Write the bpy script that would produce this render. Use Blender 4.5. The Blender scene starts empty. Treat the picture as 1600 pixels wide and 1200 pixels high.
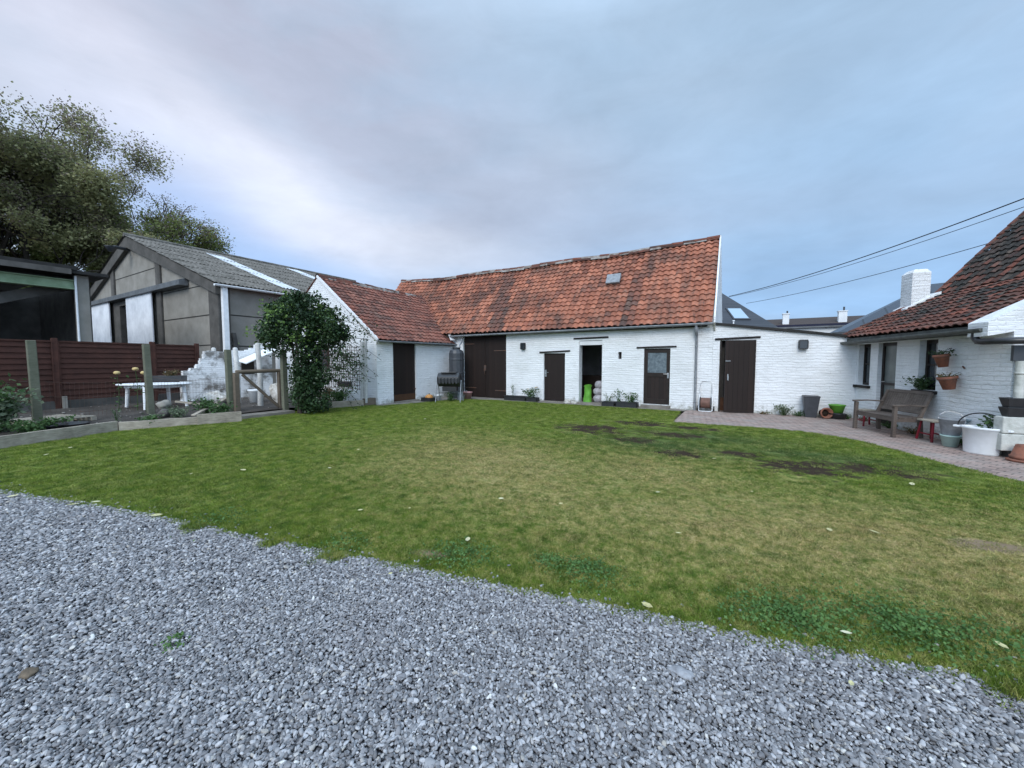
import bpy, math, random
import numpy as np
from mathutils import Vector, Matrix, noise

R = math.radians
rnd = random.Random(11)
rng = np.random.default_rng(5)
scene = bpy.context.scene
col = scene.collection
V = Vector

# ------------------------------------------------------------------ camera model
FPX = 610.0
YAW = math.atan(365 / FPX)
PIT = math.atan(36 / FPX)
CAM = V((0, 0, 1.6))
FW = V((-math.sin(YAW) * math.cos(PIT), math.cos(YAW) * math.cos(PIT), -math.sin(PIT)))
RT = V((math.cos(YAW), math.sin(YAW), 0))
UP = RT.cross(FW)


def ray(x, y):
    return FW + RT * ((x - 800) / FPX) + UP * ((600 - y) / FPX)


def hit(x, y, n, d):
    r = ray(x, y)
    return CAM + r * ((d - n.dot(CAM)) / n.dot(r))


def atY(x, y, v): return hit(x, y, V((0, 1, 0)), v)
def atX(x, y, v): return hit(x, y, V((1, 0, 0)), v)
def onG(x, y, z=0.0): return hit(x, y, V((0, 0, 1)), z)


# ------------------------------------------------------------------ scene helpers
WM = {}


def wm(o):
    return WM.get(o.name, Matrix())


def tag(o, label=None, cat=None, group=None, kind=None):
    if label: o['label'] = label
    if cat: o['category'] = cat
    if group: o['group'] = group
    if kind: o['kind'] = kind
    return o


def thing(name, label, cat, loc=(0, 0, 0), rz=0.0, group=None):
    o = bpy.data.objects.new(name, None)
    o.empty_display_size = 0.2
    col.objects.link(o)
    o.location = loc
    o.rotation_euler = (0, 0, rz)
    WM[o.name] = Matrix.Translation(V(loc)) @ Matrix.Rotation(rz, 4, 'Z')
    return tag(o, label, cat, group)


def copy_thing(root, loc, rz, label):
    r = root.copy()
    col.objects.link(r)
    r.location = loc
    r.rotation_euler = (0, 0, rz)
    r['label'] = label
    for ch in list(root.children):
        c = ch.copy(); col.objects.link(c); c.parent = r
        for g in list(ch.children):
            d = g.copy(); col.objects.link(d); d.parent = c
    return r


class MB:
    def __init__(s, M=None):
        s.v, s.f, s.mi, s.sm, s.tint = [], [], [], [], []
        s.M = M or Matrix()

    def add(s, vs, fs, mi=0, smooth=False, tint=None):
        b = len(s.v)
        M = s.M
        s.v.extend([M @ V(p) for p in vs])
        for f in fs:
            s.f.append([b + i for i in f])
            s.mi.append(mi); s.sm.append(smooth)
            s.tint.append(rnd.random() if tint is None else tint)
        return s

    def box(s, x0, x1, y0, y1, z0, z1, mi=0, tint=None):
        t = rnd.random() if tint is None else tint
        vs = [(x0, y0, z0), (x1, y0, z0), (x1, y1, z0), (x0, y1, z0), (x0, y0, z1), (x1, y0, z1), (x1, y1, z1), (x0, y1, z1)]
        return s.add(vs, [(0, 3, 2, 1), (4, 5, 6, 7), (0, 1, 5, 4), (1, 2, 6, 5), (2, 3, 7, 6), (3, 0, 4, 7)], mi, False, t)

    def bar(s, p, q, w, h, up=(0, 0, 1), mi=0, w2=None, h2=None):
        p, q = V(p), V(q)
        d = (q - p).normalized()
        u = V(up)
        if abs(d.dot(u)) > 0.98: u = V((0, 1, 0))
        a = d.cross(u).normalized(); b = a.cross(d).normalized()
        w2 = w if w2 is None else w2; h2 = h if h2 is None else h2
        vs = []
        for c, ww, hh in ((p, w, h), (q, w2, h2)):
            for i, j in ((-1, -1), (1, -1), (1, 1), (-1, 1)):
                vs.append(c + a * i * ww / 2 + b * j * hh / 2)
        return s.add(vs, [(0, 1, 2, 3), (7, 6, 5, 4), (0, 4, 5, 1), (1, 5, 6, 2), (2, 6, 7, 3), (3, 7, 4, 0)], mi, False, rnd.random())

    def tube(s, pts, r, n=8, mi=0, cap=True, smooth=True, tint=None):
        pts = [V(p) for p in pts]
        m = len(pts)
        rs = r if isinstance(r, (list, tuple)) else [r] * m
        vs = []
        ref = V((0.31, 0.17, 0.93)).normalized()
        for i, p in enumerate(pts):
            d = (pts[min(i + 1, m - 1)] - pts[max(i - 1, 0)]).normalized()
            if abs(d.dot(ref)) > 0.97: rr = V((1, 0, 0))
            else: rr = ref
            a = d.cross(rr).normalized(); b = d.cross(a)
            for k in range(n):
                t = 2 * math.pi * k / n
                vs.append(p + (a * math.cos(t) + b * math.sin(t)) * rs[i])
        fs = []
        for i in range(m - 1):
            for k in range(n):
                fs.append((i * n + k, i * n + (k + 1) % n, (i + 1) * n + (k + 1) % n, (i + 1) * n + k))
        t = rnd.random() if tint is None else tint
        s.add(vs, fs, mi, smooth, t)
        if cap:
            s.add([vs[k] for k in range(n)], [tuple(range(n))[::-1]], mi, False, t)
            s.add([vs[(m - 1) * n + k] for k in range(n)], [tuple(range(n))], mi, False, t)
        return s

    def lathe(s, prof, n=20, c=(0, 0, 0), mi=0, smooth=True, sx=1, sy=1, ph=0, tint=None):
        vs = []
        for r, z in prof:
            for k in range(n):
                t = 2 * math.pi * k / n + ph
                vs.append((c[0] + r * math.cos(t) * sx, c[1] + r * math.sin(t) * sy, c[2] + z))
        fs = []
        for i in range(len(prof) - 1):
            for k in range(n):
                fs.append((i * n + k, i * n + (k + 1) % n, (i + 1) * n + (k + 1) % n, (i + 1) * n + k))
        fs.append(tuple(range(n))[::-1])
        fs.append(tuple((len(prof) - 1) * n + k for k in range(n)))
        return s.add(vs, fs, mi, smooth, tint)

    def prism(s, poly, ext, mi=0, tint=None):
        poly = [V(p) for p in poly]
        e = V(ext)
        n = len(poly)
        vs = poly + [p + e for p in poly]
        fs = [tuple(range(n))[::-1], tuple(range(n, 2 * n))]
        for k in range(n):
            fs.append((k, (k + 1) % n, n + (k + 1) % n, n + k))
        return s.add(vs, fs, mi, False, tint)

    def build(s, name, mats, parent=None, bevel=0, fixn=True, uv=True):
        me = bpy.data.meshes.new(name)
        W = wm(parent) if parent else Matrix()
        Wi = W.inverted()
        me.from_pydata([Wi @ p for p in s.v] if parent else s.v, [], s.f)
        for m in (mats if isinstance(mats, (list, tuple)) else [mats]):
            me.materials.append(m)
        me.polygons.foreach_set('material_index', s.mi)
        me.polygons.foreach_set('use_smooth', s.sm)
        at = me.attributes.new('tint', 'FLOAT', 'FACE')
        at.data.foreach_set('value', s.tint)
        if fixn and len(s.f) < 20000:
            import bmesh
            bm = bmesh.new(); bm.from_mesh(me)
            bmesh.ops.recalc_face_normals(bm, faces=bm.faces)
            bm.to_mesh(me); bm.free()
        if uv:
            box_uv(me, W if parent else Matrix())
        o = bpy.data.objects.new(name, me)
        col.objects.link(o)
        if parent:
            o.parent = parent
            WM[o.name] = W
        if bevel:
            b = o.modifiers.new('bevel', 'BEVEL'); b.width = bevel; b.segments = 2; b.limit_method = 'ANGLE'; b.angle_limit = R(40)
        return o


def box_uv(me, W):
    n = len(me.loops)
    co = np.empty(len(me.vertices) * 3); me.vertices.foreach_get('co', co); co = co.reshape(-1, 3)
    Wn = np.array(W)
    co = co @ Wn[:3, :3].T + Wn[:3, 3]
    li = np.empty(n, dtype=np.int64); me.loops.foreach_get('vertex_index', li)
    nf = len(me.polygons)
    nr = np.empty(nf * 3); me.polygons.foreach_get('normal', nr); nr = nr.reshape(-1, 3) @ Wn[:3, :3].T
    tot = np.empty(nf, dtype=np.int64); me.polygons.foreach_get('loop_total', tot)
    fi = np.repeat(np.arange(nf), tot)
    t = np.stack([-nr[:, 1], nr[:, 0], np.zeros(nf)], 1)
    ln = np.linalg.norm(t, axis=1)
    flat = ln < 0.08
    t[flat] = (1, 0, 0); ln[flat] = 1
    t /= ln[:, None]
    b = np.cross(nr, t)
    u = (co[li] * t[fi]).sum(1); v = (co[li] * b[fi]).sum(1)
    uvl = me.uv_layers.new(name='UVMap')
    uvl.data.foreach_set('uv', np.stack([u, v], 1).ravel().astype(np.float32))


# ------------------------------------------------------------------ materials
class NT:
    def __init__(s, name):
        s.m = bpy.data.materials.new(name); s.m.use_nodes = True
        s.t = s.m.node_tree
        s.b = s.t.nodes['Principled BSDF']
        s.b.inputs['Specular IOR Level'].default_value = 0.3

    def n(s, typ, ins=None, **props):
        nd = s.t.nodes.new('ShaderNode' + typ)
        for k, v in props.items(): setattr(nd, k, v)
        for k, v in (ins or {}).items(): s.set(nd.inputs[k], v)
        return nd

    def set(s, sock, v):
        if isinstance(v, bpy.types.NodeSocket): s.t.links.new(v, sock)
        elif isinstance(v, (tuple, list)) and sock.type == 'RGBA' and len(v) == 3: sock.default_value = (*v, 1)
        else: sock.default_value = v

    def uv(s): return s.n('TexCoord').outputs['UV']
    def obj(s): return s.n('TexCoord').outputs['Object']
    def pos(s): return s.n('NewGeometry').outputs['Position']
    def tint(s): return s.n('Attribute', attribute_name='tint').outputs['Fac']

    def noise(s, vec, scale, detail=4, rough=0.55, out='Fac', dist=0.0):
        return s.n('TexNoise', {'Vector': vec, 'Scale': scale, 'Detail': detail, 'Roughness': rough, 'Distortion': dist}).outputs[out]

    def math(s, op, a, b=0.0, c=None, clamp=False):
        nd = s.n('Math', operation=op, use_clamp=clamp)
        s.set(nd.inputs[0], a); s.set(nd.inputs[1], b)
        if c is not None: s.set(nd.inputs[2], c)
        return nd.outputs[0]

    def vmath(s, op, a, b):
        nd = s.n('VectorMath', operation=op)
        s.set(nd.inputs[0], a)
        if op == 'SCALE': s.set(nd.inputs['Scale'], b)
        else: s.set(nd.inputs[1], b)
        return nd.outputs[0]

    def mix(s, f, a, b, mode='MIX'):
        nd = s.n('Mix', data_type='RGBA', blend_type=mode)
        s.set(nd.inputs[0], f); s.set(nd.inputs[6], a); s.set(nd.inputs[7], b)
        return nd.outputs[2]

    def ramp(s, f, stops, interp='LINEAR'):
        nd = s.n('ValToRGB'); s.set(nd.inputs[0], f)
        cr = nd.color_ramp; cr.interpolation = interp
        while len(cr.elements) < len(stops): cr.elements.new(0.5)
        for e, (p, c) in zip(cr.elements, stops):
            e.position = p
            e.color = (*c, 1) if isinstance(c, (tuple, list)) else (c, c, c, 1)
        return nd.outputs[0]

    def rng(s, f, a, b, c=0.0, d=1.0):
        nd = s.n('MapRange', {'Value': f, 'From Min': a, 'From Max': b, 'To Min': c, 'To Max': d})
        return nd.outputs[0]

    def bump(s, h, strength=0.5, dist=0.01, normal=None):
        nd = s.n('Bump', {'Height': h, 'Strength': strength, 'Distance': dist})
        if normal is not None: s.set(nd.inputs['Normal'], normal)
        return nd.outputs[0]

    def out(s, color=None, rough=None, normal=None, metal=None, spec=None):
        if color is not None: s.set(s.b.inputs['Base Color'], color)
        if rough is not None: s.set(s.b.inputs['Roughness'], rough)
        if normal is not None: s.set(s.b.inputs['Normal'], normal)
        if metal is not None: s.set(s.b.inputs['Metallic'], metal)
        if spec is not None: s.set(s.b.inputs['Specular IOR Level'], spec)
        return s.m


def plain(name, c, c2=None, scale=6.0, rough=0.75, metal=0.0, bs=40.0, bump=0.25, bd=0.003, spec=0.3, contrast=(0.35, 0.65)):
    t = NT(name)
    p = t.obj()
    c2 = c2 or tuple(x * 0.72 for x in c)
    f = t.rng(t.noise(p, scale, 6, 0.6), contrast[0], contrast[1])
    color = t.mix(f, c, c2)
    return t.out(color, rough, t.bump(t.noise(p, bs, 4), bump, bd), metal, spec)


def m_white_brick(name, base=(0.81, 0.82, 0.83), dirt=0.5, grey=(0.52, 0.53, 0.52), thr=(0.5, 0.78)):
    t = NT(name)
    uv = t.uv()
    wob = t.vmath('SCALE', t.vmath('SUBTRACT', t.noise(uv, 1.6, 3, out='Color'), (0.5, 0.5, 0.5)), 0.10)
    uvd = t.vmath('ADD', uv, wob)
    wob2 = t.vmath('SCALE', t.vmath('SUBTRACT', t.noise(uv, 14, 2, out='Color'), (0.5, 0.5, 0.5)), 0.022)
    uvd = t.vmath('ADD', uvd, wob2)
    br = t.n('TexBrick', {'Vector': uvd, 'Scale': 1.0, 'Mortar Size': 0.013, 'Mortar Smooth': 0.6, 'Brick Width': 0.23, 'Row Height': 0.078,
                          'Color1': (1, 1, 1), 'Color2': (0.72, 0.72, 0.72), 'Mortar': (0, 0, 0), 'Bias': 0.0})
    n1 = t.noise(uv, 5, 5, 0.6)
    n2 = t.noise(uv, 45, 4, 0.6)
    n3 = t.noise(uv, 1.3, 5, 0.65)
    rows = t.n('TexNoise', {'Vector': t.vmath('MULTIPLY', uvd, (2.2, 12.8, 1.0)), 'Scale': 1.0, 'Detail': 3.0}).outputs['Fac']
    h = t.math('ADD', t.math('MULTIPLY', br.outputs['Color'], 0.5), t.math('ADD', t.math('MULTIPLY', n1, 1.0), t.math('ADD', t.math('MULTIPLY', n2, 0.4), t.math('MULTIPLY', rows, 1.5))))
    nor = t.bump(h, 0.85, 0.016)
    # worn and stained places, mortar joints hold dirt
    c = t.mix(t.rng(n3, thr[0], thr[1], 0, dirt), base, grey)
    c = t.mix(t.rng(t.noise(uv, 0.45, 4, 0.6), 0.42, 0.62, 0, 0.35), c, (0.60, 0.61, 0.60))
    c = t.mix(t.math('MULTIPLY', t.rng(br.outputs['Fac'], 0, 1), t.rng(n1, 0.48, 0.68, 0.0, 0.34)), c, (0.50, 0.50, 0.50))
    c = t.mix(t.rng(t.noise(uv, 22, 4, 0.7), 0.66, 0.74, 0, 0.55), c, (0.33, 0.31, 0.28))
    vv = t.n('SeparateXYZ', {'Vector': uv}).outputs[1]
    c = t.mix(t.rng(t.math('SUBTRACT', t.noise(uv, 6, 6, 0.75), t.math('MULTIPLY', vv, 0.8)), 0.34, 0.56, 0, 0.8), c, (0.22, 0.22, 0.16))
    return t.out(c, 0.85, nor, spec=0.2)


def m_tiles(name, stops, dark, darkamt=(0.52, 0.72), stain=(0.5, 0.7)):
    t = NT(name)
    p = t.pos()
    c = t.ramp(t.tint(), stops)
    big = t.noise(p, 0.8, 5, 0.65)
    c = t.mix(t.rng(big, darkamt[0], darkamt[1], 0, 0.85), c, dark)
    st = t.noise(t.vmath('MULTIPLY', p, (3.2, 0.55, 0.55)), 1.0, 6, 0.7)
    c = t.mix(t.rng(st, 0.50, 0.66, 0, 0.72), c, dark)
    c = t.mix(t.rng(t.noise(p, 17, 5, 0.7), stain[0], stain[1], 0, 0.6), c, t.mix(0.5, dark, (0.10, 0.10, 0.09)))
    c = t.mix(t.rng(t.noise(p, 28, 5, 0.75), 0.60, 0.68, 0, 0.6), c, (0.36, 0.31, 0.27))
    c = t.mix(t.rng(t.noise(p, 2.4, 5, 0.7), 0.55, 0.72, 0, 0.4), c, (0.30, 0.22, 0.17))
    return t.out(c, 0.85, t.bump(t.noise(p, 50, 4, 0.7), 0.5, 0.006), spec=0.2)


def m_planks(name, c, c2, width=0.12, rough=0.6, axis=0):
    t = NT(name)
    uv = t.uv()
    sep = t.n('SeparateXYZ', {'Vector': uv})
    u = sep.outputs[axis]
    w = t.math('FRACT', t.math('DIVIDE', u, width))
    groove = t.math('LESS_THAN', w, 0.07)
    idn = t.n('TexWhiteNoise', {'W': t.math('FLOOR', t.math('DIVIDE', u, width))}, noise_dimensions='1D').outputs[0]
    sc = (40, 3, 3) if axis == 0 else (3, 40, 3)
    g = t.noise(t.vmath('MULTIPLY', uv, sc), 1.0, 5, 0.6)
    col_ = t.mix(t.math('MULTIPLY', t.math('ADD', g, idn), 0.5), c, c2)
    col_ = t.mix(t.math('MULTIPLY', groove, 0.8), col_, tuple(x * 0.2 for x in c))
    h = t.math('SUBTRACT', t.math('MULTIPLY', g, 0.3), groove)
    return t.out(col_, rough, t.bump(h, 0.6, 0.006), spec=0.3)


def m_wood(name, c, c2, rough=0.8):
    t = NT(name)
    p = t.obj()
    g = t.noise(t.vmath('MULTIPLY', t.uv(), (6, 50, 6)), 1.0, 6, 0.65)
    b = t.noise(p, 3.0, 5, 0.6)
    cc = t.mix(t.rng(t.math('MULTIPLY', t.math('ADD', g, b), 0.5), .36, .64), c, c2)
    cc = t.mix(t.math('MULTIPLY', t.tint(), 0.15), cc, tuple(x * 0.6 for x in c2))
    return t.out(cc, rough, t.bump(g, 0.5, 0.004), spec=0.2)


MAT = {}
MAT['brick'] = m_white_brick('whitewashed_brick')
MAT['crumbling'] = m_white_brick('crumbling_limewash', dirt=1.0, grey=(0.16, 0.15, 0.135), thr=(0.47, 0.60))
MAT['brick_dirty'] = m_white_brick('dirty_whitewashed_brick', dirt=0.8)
MAT['tile'] = m_tiles('orange_pantiles', [(0, (0.13, 0.052, 0.036)), (0.22, (0.24, 0.085, 0.052)), (0.45, (0.37, 0.135, 0.08)), (0.62, (0.46, 0.175, 0.105)), (0.8, (0.30, 0.11, 0.07)), (0.92, (0.17, 0.075, 0.055)), (1, (0.09, 0.055, 0.046))],
                      (0.085, 0.055, 0.046), (0.48, 0.70), (0.48, 0.70))
MAT['tile_red'] = m_tiles('red_brown_pantiles', [(0, (0.12, 0.046, 0.036)), (0.5, (0.24, 0.088, 0.062)), (1, (0.30, 0.125, 0.09))], (0.10, 0.065, 0.055), (0.5, 0.75), (0.5, 0.72))
MAT['tile_old'] = m_tiles('old_brown_pantiles', [(0, (0.075, 0.032, 0.024)), (0.5, (0.15, 0.055, 0.038)), (1, (0.21, 0.07, 0.046))], (0.05, 0.038, 0.034), (0.48, 0.7))
MAT['tile_black'] = m_tiles('blackened_pantiles', [(0, (0.028, 0.026, 0.024)), (0.6, (0.052, 0.043, 0.036)), (1, (0.10, 0.05, 0.038))], (0.028, 0.028, 0.026), (0.45, 0.7))
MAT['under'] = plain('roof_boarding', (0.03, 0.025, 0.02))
MAT['mortar'] = plain('ridge_mortar', (0.34, 0.32, 0.30), (0.13, 0.09, 0.07), 5, 0.9, bump=0.6, bd=0.01)
MAT['door'] = m_planks('dark_brown_boards', (0.026, 0.015, 0.012), (0.010, 0.007, 0.006), 0.14)
MAT['door_flat'] = plain('brown_door_paint', (0.024, 0.015, 0.012), (0.014, 0.010, 0.008), 8, 0.5)
MAT['door_foot'] = m_wood('bleached_door_foot', (0.10, 0.05, 0.025), (0.05, 0.028, 0.018))
MAT['lintel'] = plain('dark_lintel', (0.022, 0.018, 0.017))
MAT['zinc'] = plain('dull_zinc', (0.30, 0.32, 0.34), (0.19, 0.20, 0.215), 8, 0.55, 0.15, bump=0.1)
MAT['gutter_dark'] = plain('weathered_gutter', (0.13, 0.14, 0.13), (0.07, 0.075, 0.07), 8, 0.6, 0.2)
MAT['pvc_white'] = plain('white_plastic', (0.86, 0.88, 0.90), (0.74, 0.76, 0.77), 5, 0.4, bump=0.05)
MAT['pvc_black'] = plain('black_plastic', (0.018, 0.019, 0.021), (0.03, 0.03, 0.032), 8, 0.35, bump=0.05, spec=0.5)
MAT['dark_grey'] = plain('charcoal_plastic', (0.050, 0.054, 0.062), (0.035, 0.038, 0.044), 8, 0.45, bump=0.05, spec=0.5)
MAT['iron'] = plain('rusty_iron', (0.10, 0.09, 0.085), (0.16, 0.075, 0.045), 14, 0.6, 0.5)
MAT['steel'] = plain('bright_steel', (0.55, 0.55, 0.55), (0.4, 0.4, 0.4), 10, 0.3, 0.9, bump=0.05)
MAT['glass'] = NT('window_glass').out((0.03, 0.035, 0.04), 0.06, spec=0.6)
MAT['concrete'] = plain('grey_concrete', (0.31, 0.292, 0.26), (0.20, 0.185, 0.16), 1.1, 0.92, bs=60, bump=0.6, bd=0.01, contrast=(0.3, 0.7))
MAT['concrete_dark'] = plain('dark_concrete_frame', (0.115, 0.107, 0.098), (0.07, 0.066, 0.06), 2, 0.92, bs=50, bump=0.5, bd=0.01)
MAT['joint'] = plain('panel_joint', (0.035, 0.033, 0.03))  # dark tone painted for the shade in the panel joints
MAT['asbestos'] = plain('corrugated_cement', (0.185, 0.172, 0.155), (0.095, 0.09, 0.078), 3.2, 0.95, bs=18, bump=0.9, bd=0.03, contrast=(.38, .6))
MAT['strip'] = plain('translucent_strip', (0.62, 0.66, 0.70), (0.42, 0.45, 0.48), 1.5, 0.5)
MAT['sliding'] = plain('white_sliding_door', (0.84, 0.86, 0.90), (0.62, 0.64, 0.68), 1.2, 0.6, bump=0.1)
MAT['rail'] = plain('galvanised_rail', (0.17, 0.18, 0.19), (0.11, 0.115, 0.12), 3, 0.6, 0.3)
MAT['green_beam'] = plain('green_painted_beam', (0.32, 0.42, 0.27), (0.22, 0.30, 0.18), 3, 0.7)
MAT['tarred'] = plain('tarred_roof', (0.020, 0.019, 0.018), (0.04, 0.038, 0.036), 2, 0.85)
MAT['fence'] = m_wood('brown_stained_boards', (0.098, 0.042, 0.031), (0.050, 0.024, 0.019))
MAT['post'] = m_wood('mossy_grey_post', (0.19, 0.19, 0.145), (0.10, 0.11, 0.075))
MAT['oldwood'] = m_wood('bleached_grey_wood', (0.50, 0.44, 0.36), (0.19, 0.165, 0.13))
MAT['bench'] = m_wood('weathered_teak', (0.165, 0.135, 0.115), (0.075, 0.058, 0.05))
MAT['log'] = m_wood('peeled_log', (0.20, 0.16, 0.12), (0.11, 0.09, 0.07))
MAT['whitepost'] = m_wood('flaking_white_post', (0.72, 0.72, 0.70), (0.36, 0.35, 0.33))
MAT['terracotta'] = plain('terracotta', (0.31, 0.12, 0.075), (0.18, 0.085, 0.06), 9, 0.8)
MAT['red'] = plain('red_paint', (0.26, 0.018, 0.03), (0.13, 0.014, 0.02), 6, 0.5)
MAT['pink'] = plain('dusty_pink_plastic', (0.50, 0.27, 0.26), None, 6, 0.6)
MAT['mint'] = plain('mint_enamel', (0.46, 0.62, 0.57), (0.38, 0.52, 0.48), 6, 0.5)
MAT['lime'] = plain('lime_plastic', (0.13, 0.36, 0.045), (0.09, 0.26, 0.03), 6, 0.5)
MAT['soilpot'] = plain('potting_soil', (0.03, 0.022, 0.017), (0.05, 0.04, 0.03), 30, 0.95, bump=0.8, bd=0.02)
MAT['sack'] = plain('pale_sacks', (0.44, 0.42, 0.44), (0.24, 0.22, 0.23), 9, 0.85, bs=14, bump=0.9, bd=0.03)
MAT['orange_hose'] = plain('brownish_hose', (0.24, 0.13, 0.10), (0.15, 0.09, 0.07), 8, 0.5)
MAT['slate'] = m_planks('slate_courses', (0.060, 0.066, 0.078), (0.038, 0.043, 0.052), 0.22, 0.6, 1)
MAT['far_tile'] = m_planks('far_brown_tiles', (0.075, 0.055, 0.048), (0.05, 0.038, 0.034), 0.35, 0.8, 1)
MAT['navy'] = plain('navy_fascia', (0.018, 0.020, 0.045))
MAT['render'] = plain('white_render', (0.78, 0.79, 0.80), (0.68, 0.69, 0.7), 1.5, 0.9, bump=0.1)
MAT['ledge'] = plain('stained_limewash', (0.62, 0.62, 0.58), (0.36, 0.37, 0.33), 3, 0.9, bs=14, bump=0.8, bd=0.02)
MAT['solar'] = m_planks('blue_grey_roof', (0.045, 0.055, 0.075), (0.035, 0.042, 0.055), 1.0, 0.35)
MAT['cable'] = plain('cable_rubber', (0.02, 0.018, 0.022))
MAT['bark'] = plain('bark', (0.065, 0.052, 0.042), (0.04, 0.033, 0.027), 6, 0.9, bump=0.8, bd=0.02)
MAT['yellowpetal'] = plain('yellow_petals', (0.62, 0.50, 0.24), (0.45, 0.30, 0.12), 20, 0.8)
MAT['whitepetal'] = plain('white_petals', (0.75, 0.74, 0.66), None, 20, 0.8)
MAT['pumpkin'] = plain('orange_pumpkin', (0.55, 0.27, 0.08), (0.4, 0.18, 0.06), 6, 0.5)
MAT['carton'] = plain('brown_carton', (0.20, 0.10, 0.06), None, 6, 0.9)
MAT['curtain'] = plain('lace_curtain', (0.19, 0.235, 0.26), (0.075, 0.095, 0.11), 11, 0.9, contrast=(0.3, 0.7))
MAT['hosegreen'] = plain('bluish_enamel', (0.24, 0.33, 0.38), None, 6, 0.5)
MAT['stone'] = plain('pale_limed_stone', (0.62, 0.60, 0.56), (0.30, 0.27, 0.23), 7, 0.9, bs=12, bump=0.9, bd=0.03)


def m_leaf(name, a, b, c, scale=1.5, rough=0.6, trans=0.25):
    t = NT(name)
    p = t.pos()
    f = t.math('MULTIPLY', t.math('ADD', t.tint(), t.rng(t.noise(p, scale, 4, 0.6), 0.3, 0.7)), 0.5)
    cc = t.ramp(f, [(0.05, a), (0.5, b), (0.95, c)])
    t.out(cc, rough, spec=0.25)
    tr = t.n('BsdfTranslucent', {'Color': cc})
    mx = t.n('MixShader', {'Fac': trans})
    o = t.t.nodes['Material Output']
    t.t.links.new(t.b.outputs[0], mx.inputs[1]); t.t.links.new(tr.outputs[0], mx.inputs[2])
    t.t.links.new(mx.outputs[0], o.inputs[0])
    return t.m


MAT['leaf_tree'] = m_leaf('olive_tree_leaves', (0.16, 0.17, 0.085), (0.29, 0.29, 0.14), (0.46, 0.43, 0.21), 0.35, trans=.4)
MAT['leaf_tree2'] = m_leaf('lighter_tree_leaves', (0.13, 0.16, 0.055), (0.23, 0.27, 0.085), (0.38, 0.39, 0.14), 0.4, trans=.35)
MAT['leaf_brown'] = m_leaf('brown_tip_leaves', (0.13, 0.11, 0.09), (0.22, 0.175, 0.14), (0.32, 0.25, 0.20), 0.5)
MAT['leaf_ivy'] = m_leaf('ivy_leaves', (0.018, 0.036, 0.018), (0.034, 0.066, 0.028), (0.075, 0.125, 0.045), 1.6, 0.4, 0.12)
MAT['leaf_tip'] = m_leaf('young_ivy_leaves', (0.10, 0.17, 0.04), (0.15, 0.24, 0.06), (0.22, 0.32, 0.10), 2, 0.45, 0.3)
MAT['leaf_plant'] = m_leaf('garden_leaves', (0.030, 0.065, 0.022), (0.055, 0.11, 0.035), (0.10, 0.17, 0.06), 5)
MAT['leaf_clover'] = m_leaf('clover_leaves', (0.05, 0.11, 0.03), (0.09, 0.18, 0.05), (0.16, 0.27, 0.08), 5)
MAT['leaf_grey'] = m_leaf('grey_green_leaves', (0.08, 0.11, 0.075), (0.14, 0.18, 0.11), (0.24, 0.28, 0.18), 5)
MAT['leaf_dry'] = m_leaf('dry_leaves', (0.08, 0.06, 0.035), (0.14, 0.10, 0.05), (0.20, 0.13, 0.06), 5)
MAT['leaf_yellow'] = m_leaf('fallen_yellow_leaves', (0.55, 0.50, 0.25), (0.66, 0.62, 0.35), (0.70, 0.68, 0.50), 5)


# ------------------------------------------------------------------ ground masks shared by materials and scatter
EDGE = [(-40, -9.0), (-16, -1.6), (-11, 0.05), (-7.93, 0.82), (-5.18, 1.53), (-2.9, 1.97), (-1.38, 2.31), (-0.53, 2.49), (0.16, 2.62), (0.73, 2.74), (1.22, 2.9), (3, 3.3), (8, 4.3)]
EX = np.array([e[0] for e in EDGE]); EY = np.array([e[1] for e in EDGE])


def edge_y(x):
    return float(np.interp(x, EX, EY))


def edge_n(x, y):
    return edge_y(x) - 0.035 + 0.04 * noise.noise(V((x * 1.1, 2.2, 3.1))) + 0.016 * noise.noise(V((x * 4, 0, 9.1))) + 0.03 * noise.noise(V((x * 13, y * 13, 9.1)))


# dark bare-soil patches in the lawn: centre, radii
SOIL = [((-3.05, 8.8), 1.2, 0.95), ((-2.3, 10.2), 1.0, 0.6), ((-1.0, 10.1), 0.8, 0.45), ((-0.9, 7.2), 0.65, 0.5), ((0.75, 7.25), 0.88, 0.75), ((1.75, 7.6), 0.9, 0.6), ((0.0, 7.7), 0.6, 0.4), ((-1.9, 8.0), 0.6, 0.45), ((-1.3, 9.0), .9, .45)]
LUSH = [((-1.35, 7.8), 1.5, 0.9), ((-0.6, 9.0), 1.6, 0.8), ((1.0, 8.2), 1.4, 0.5)]
BARE = [((1.86, 4.95), 0.34, 0.16), ((-2.2, 2.35), 0.22, 0.1), ((2.2, 4.75), 0.3, 0.12)]


def ell(p, items, k=1.0):
    m = 0
    for (cx, cy), a, b in items:
        q = ((p[0] - cx) / a) ** 2 + ((p[1] - cy) / b) ** 2
        m = max(m, math.exp(-q * k))
    return m


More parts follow.
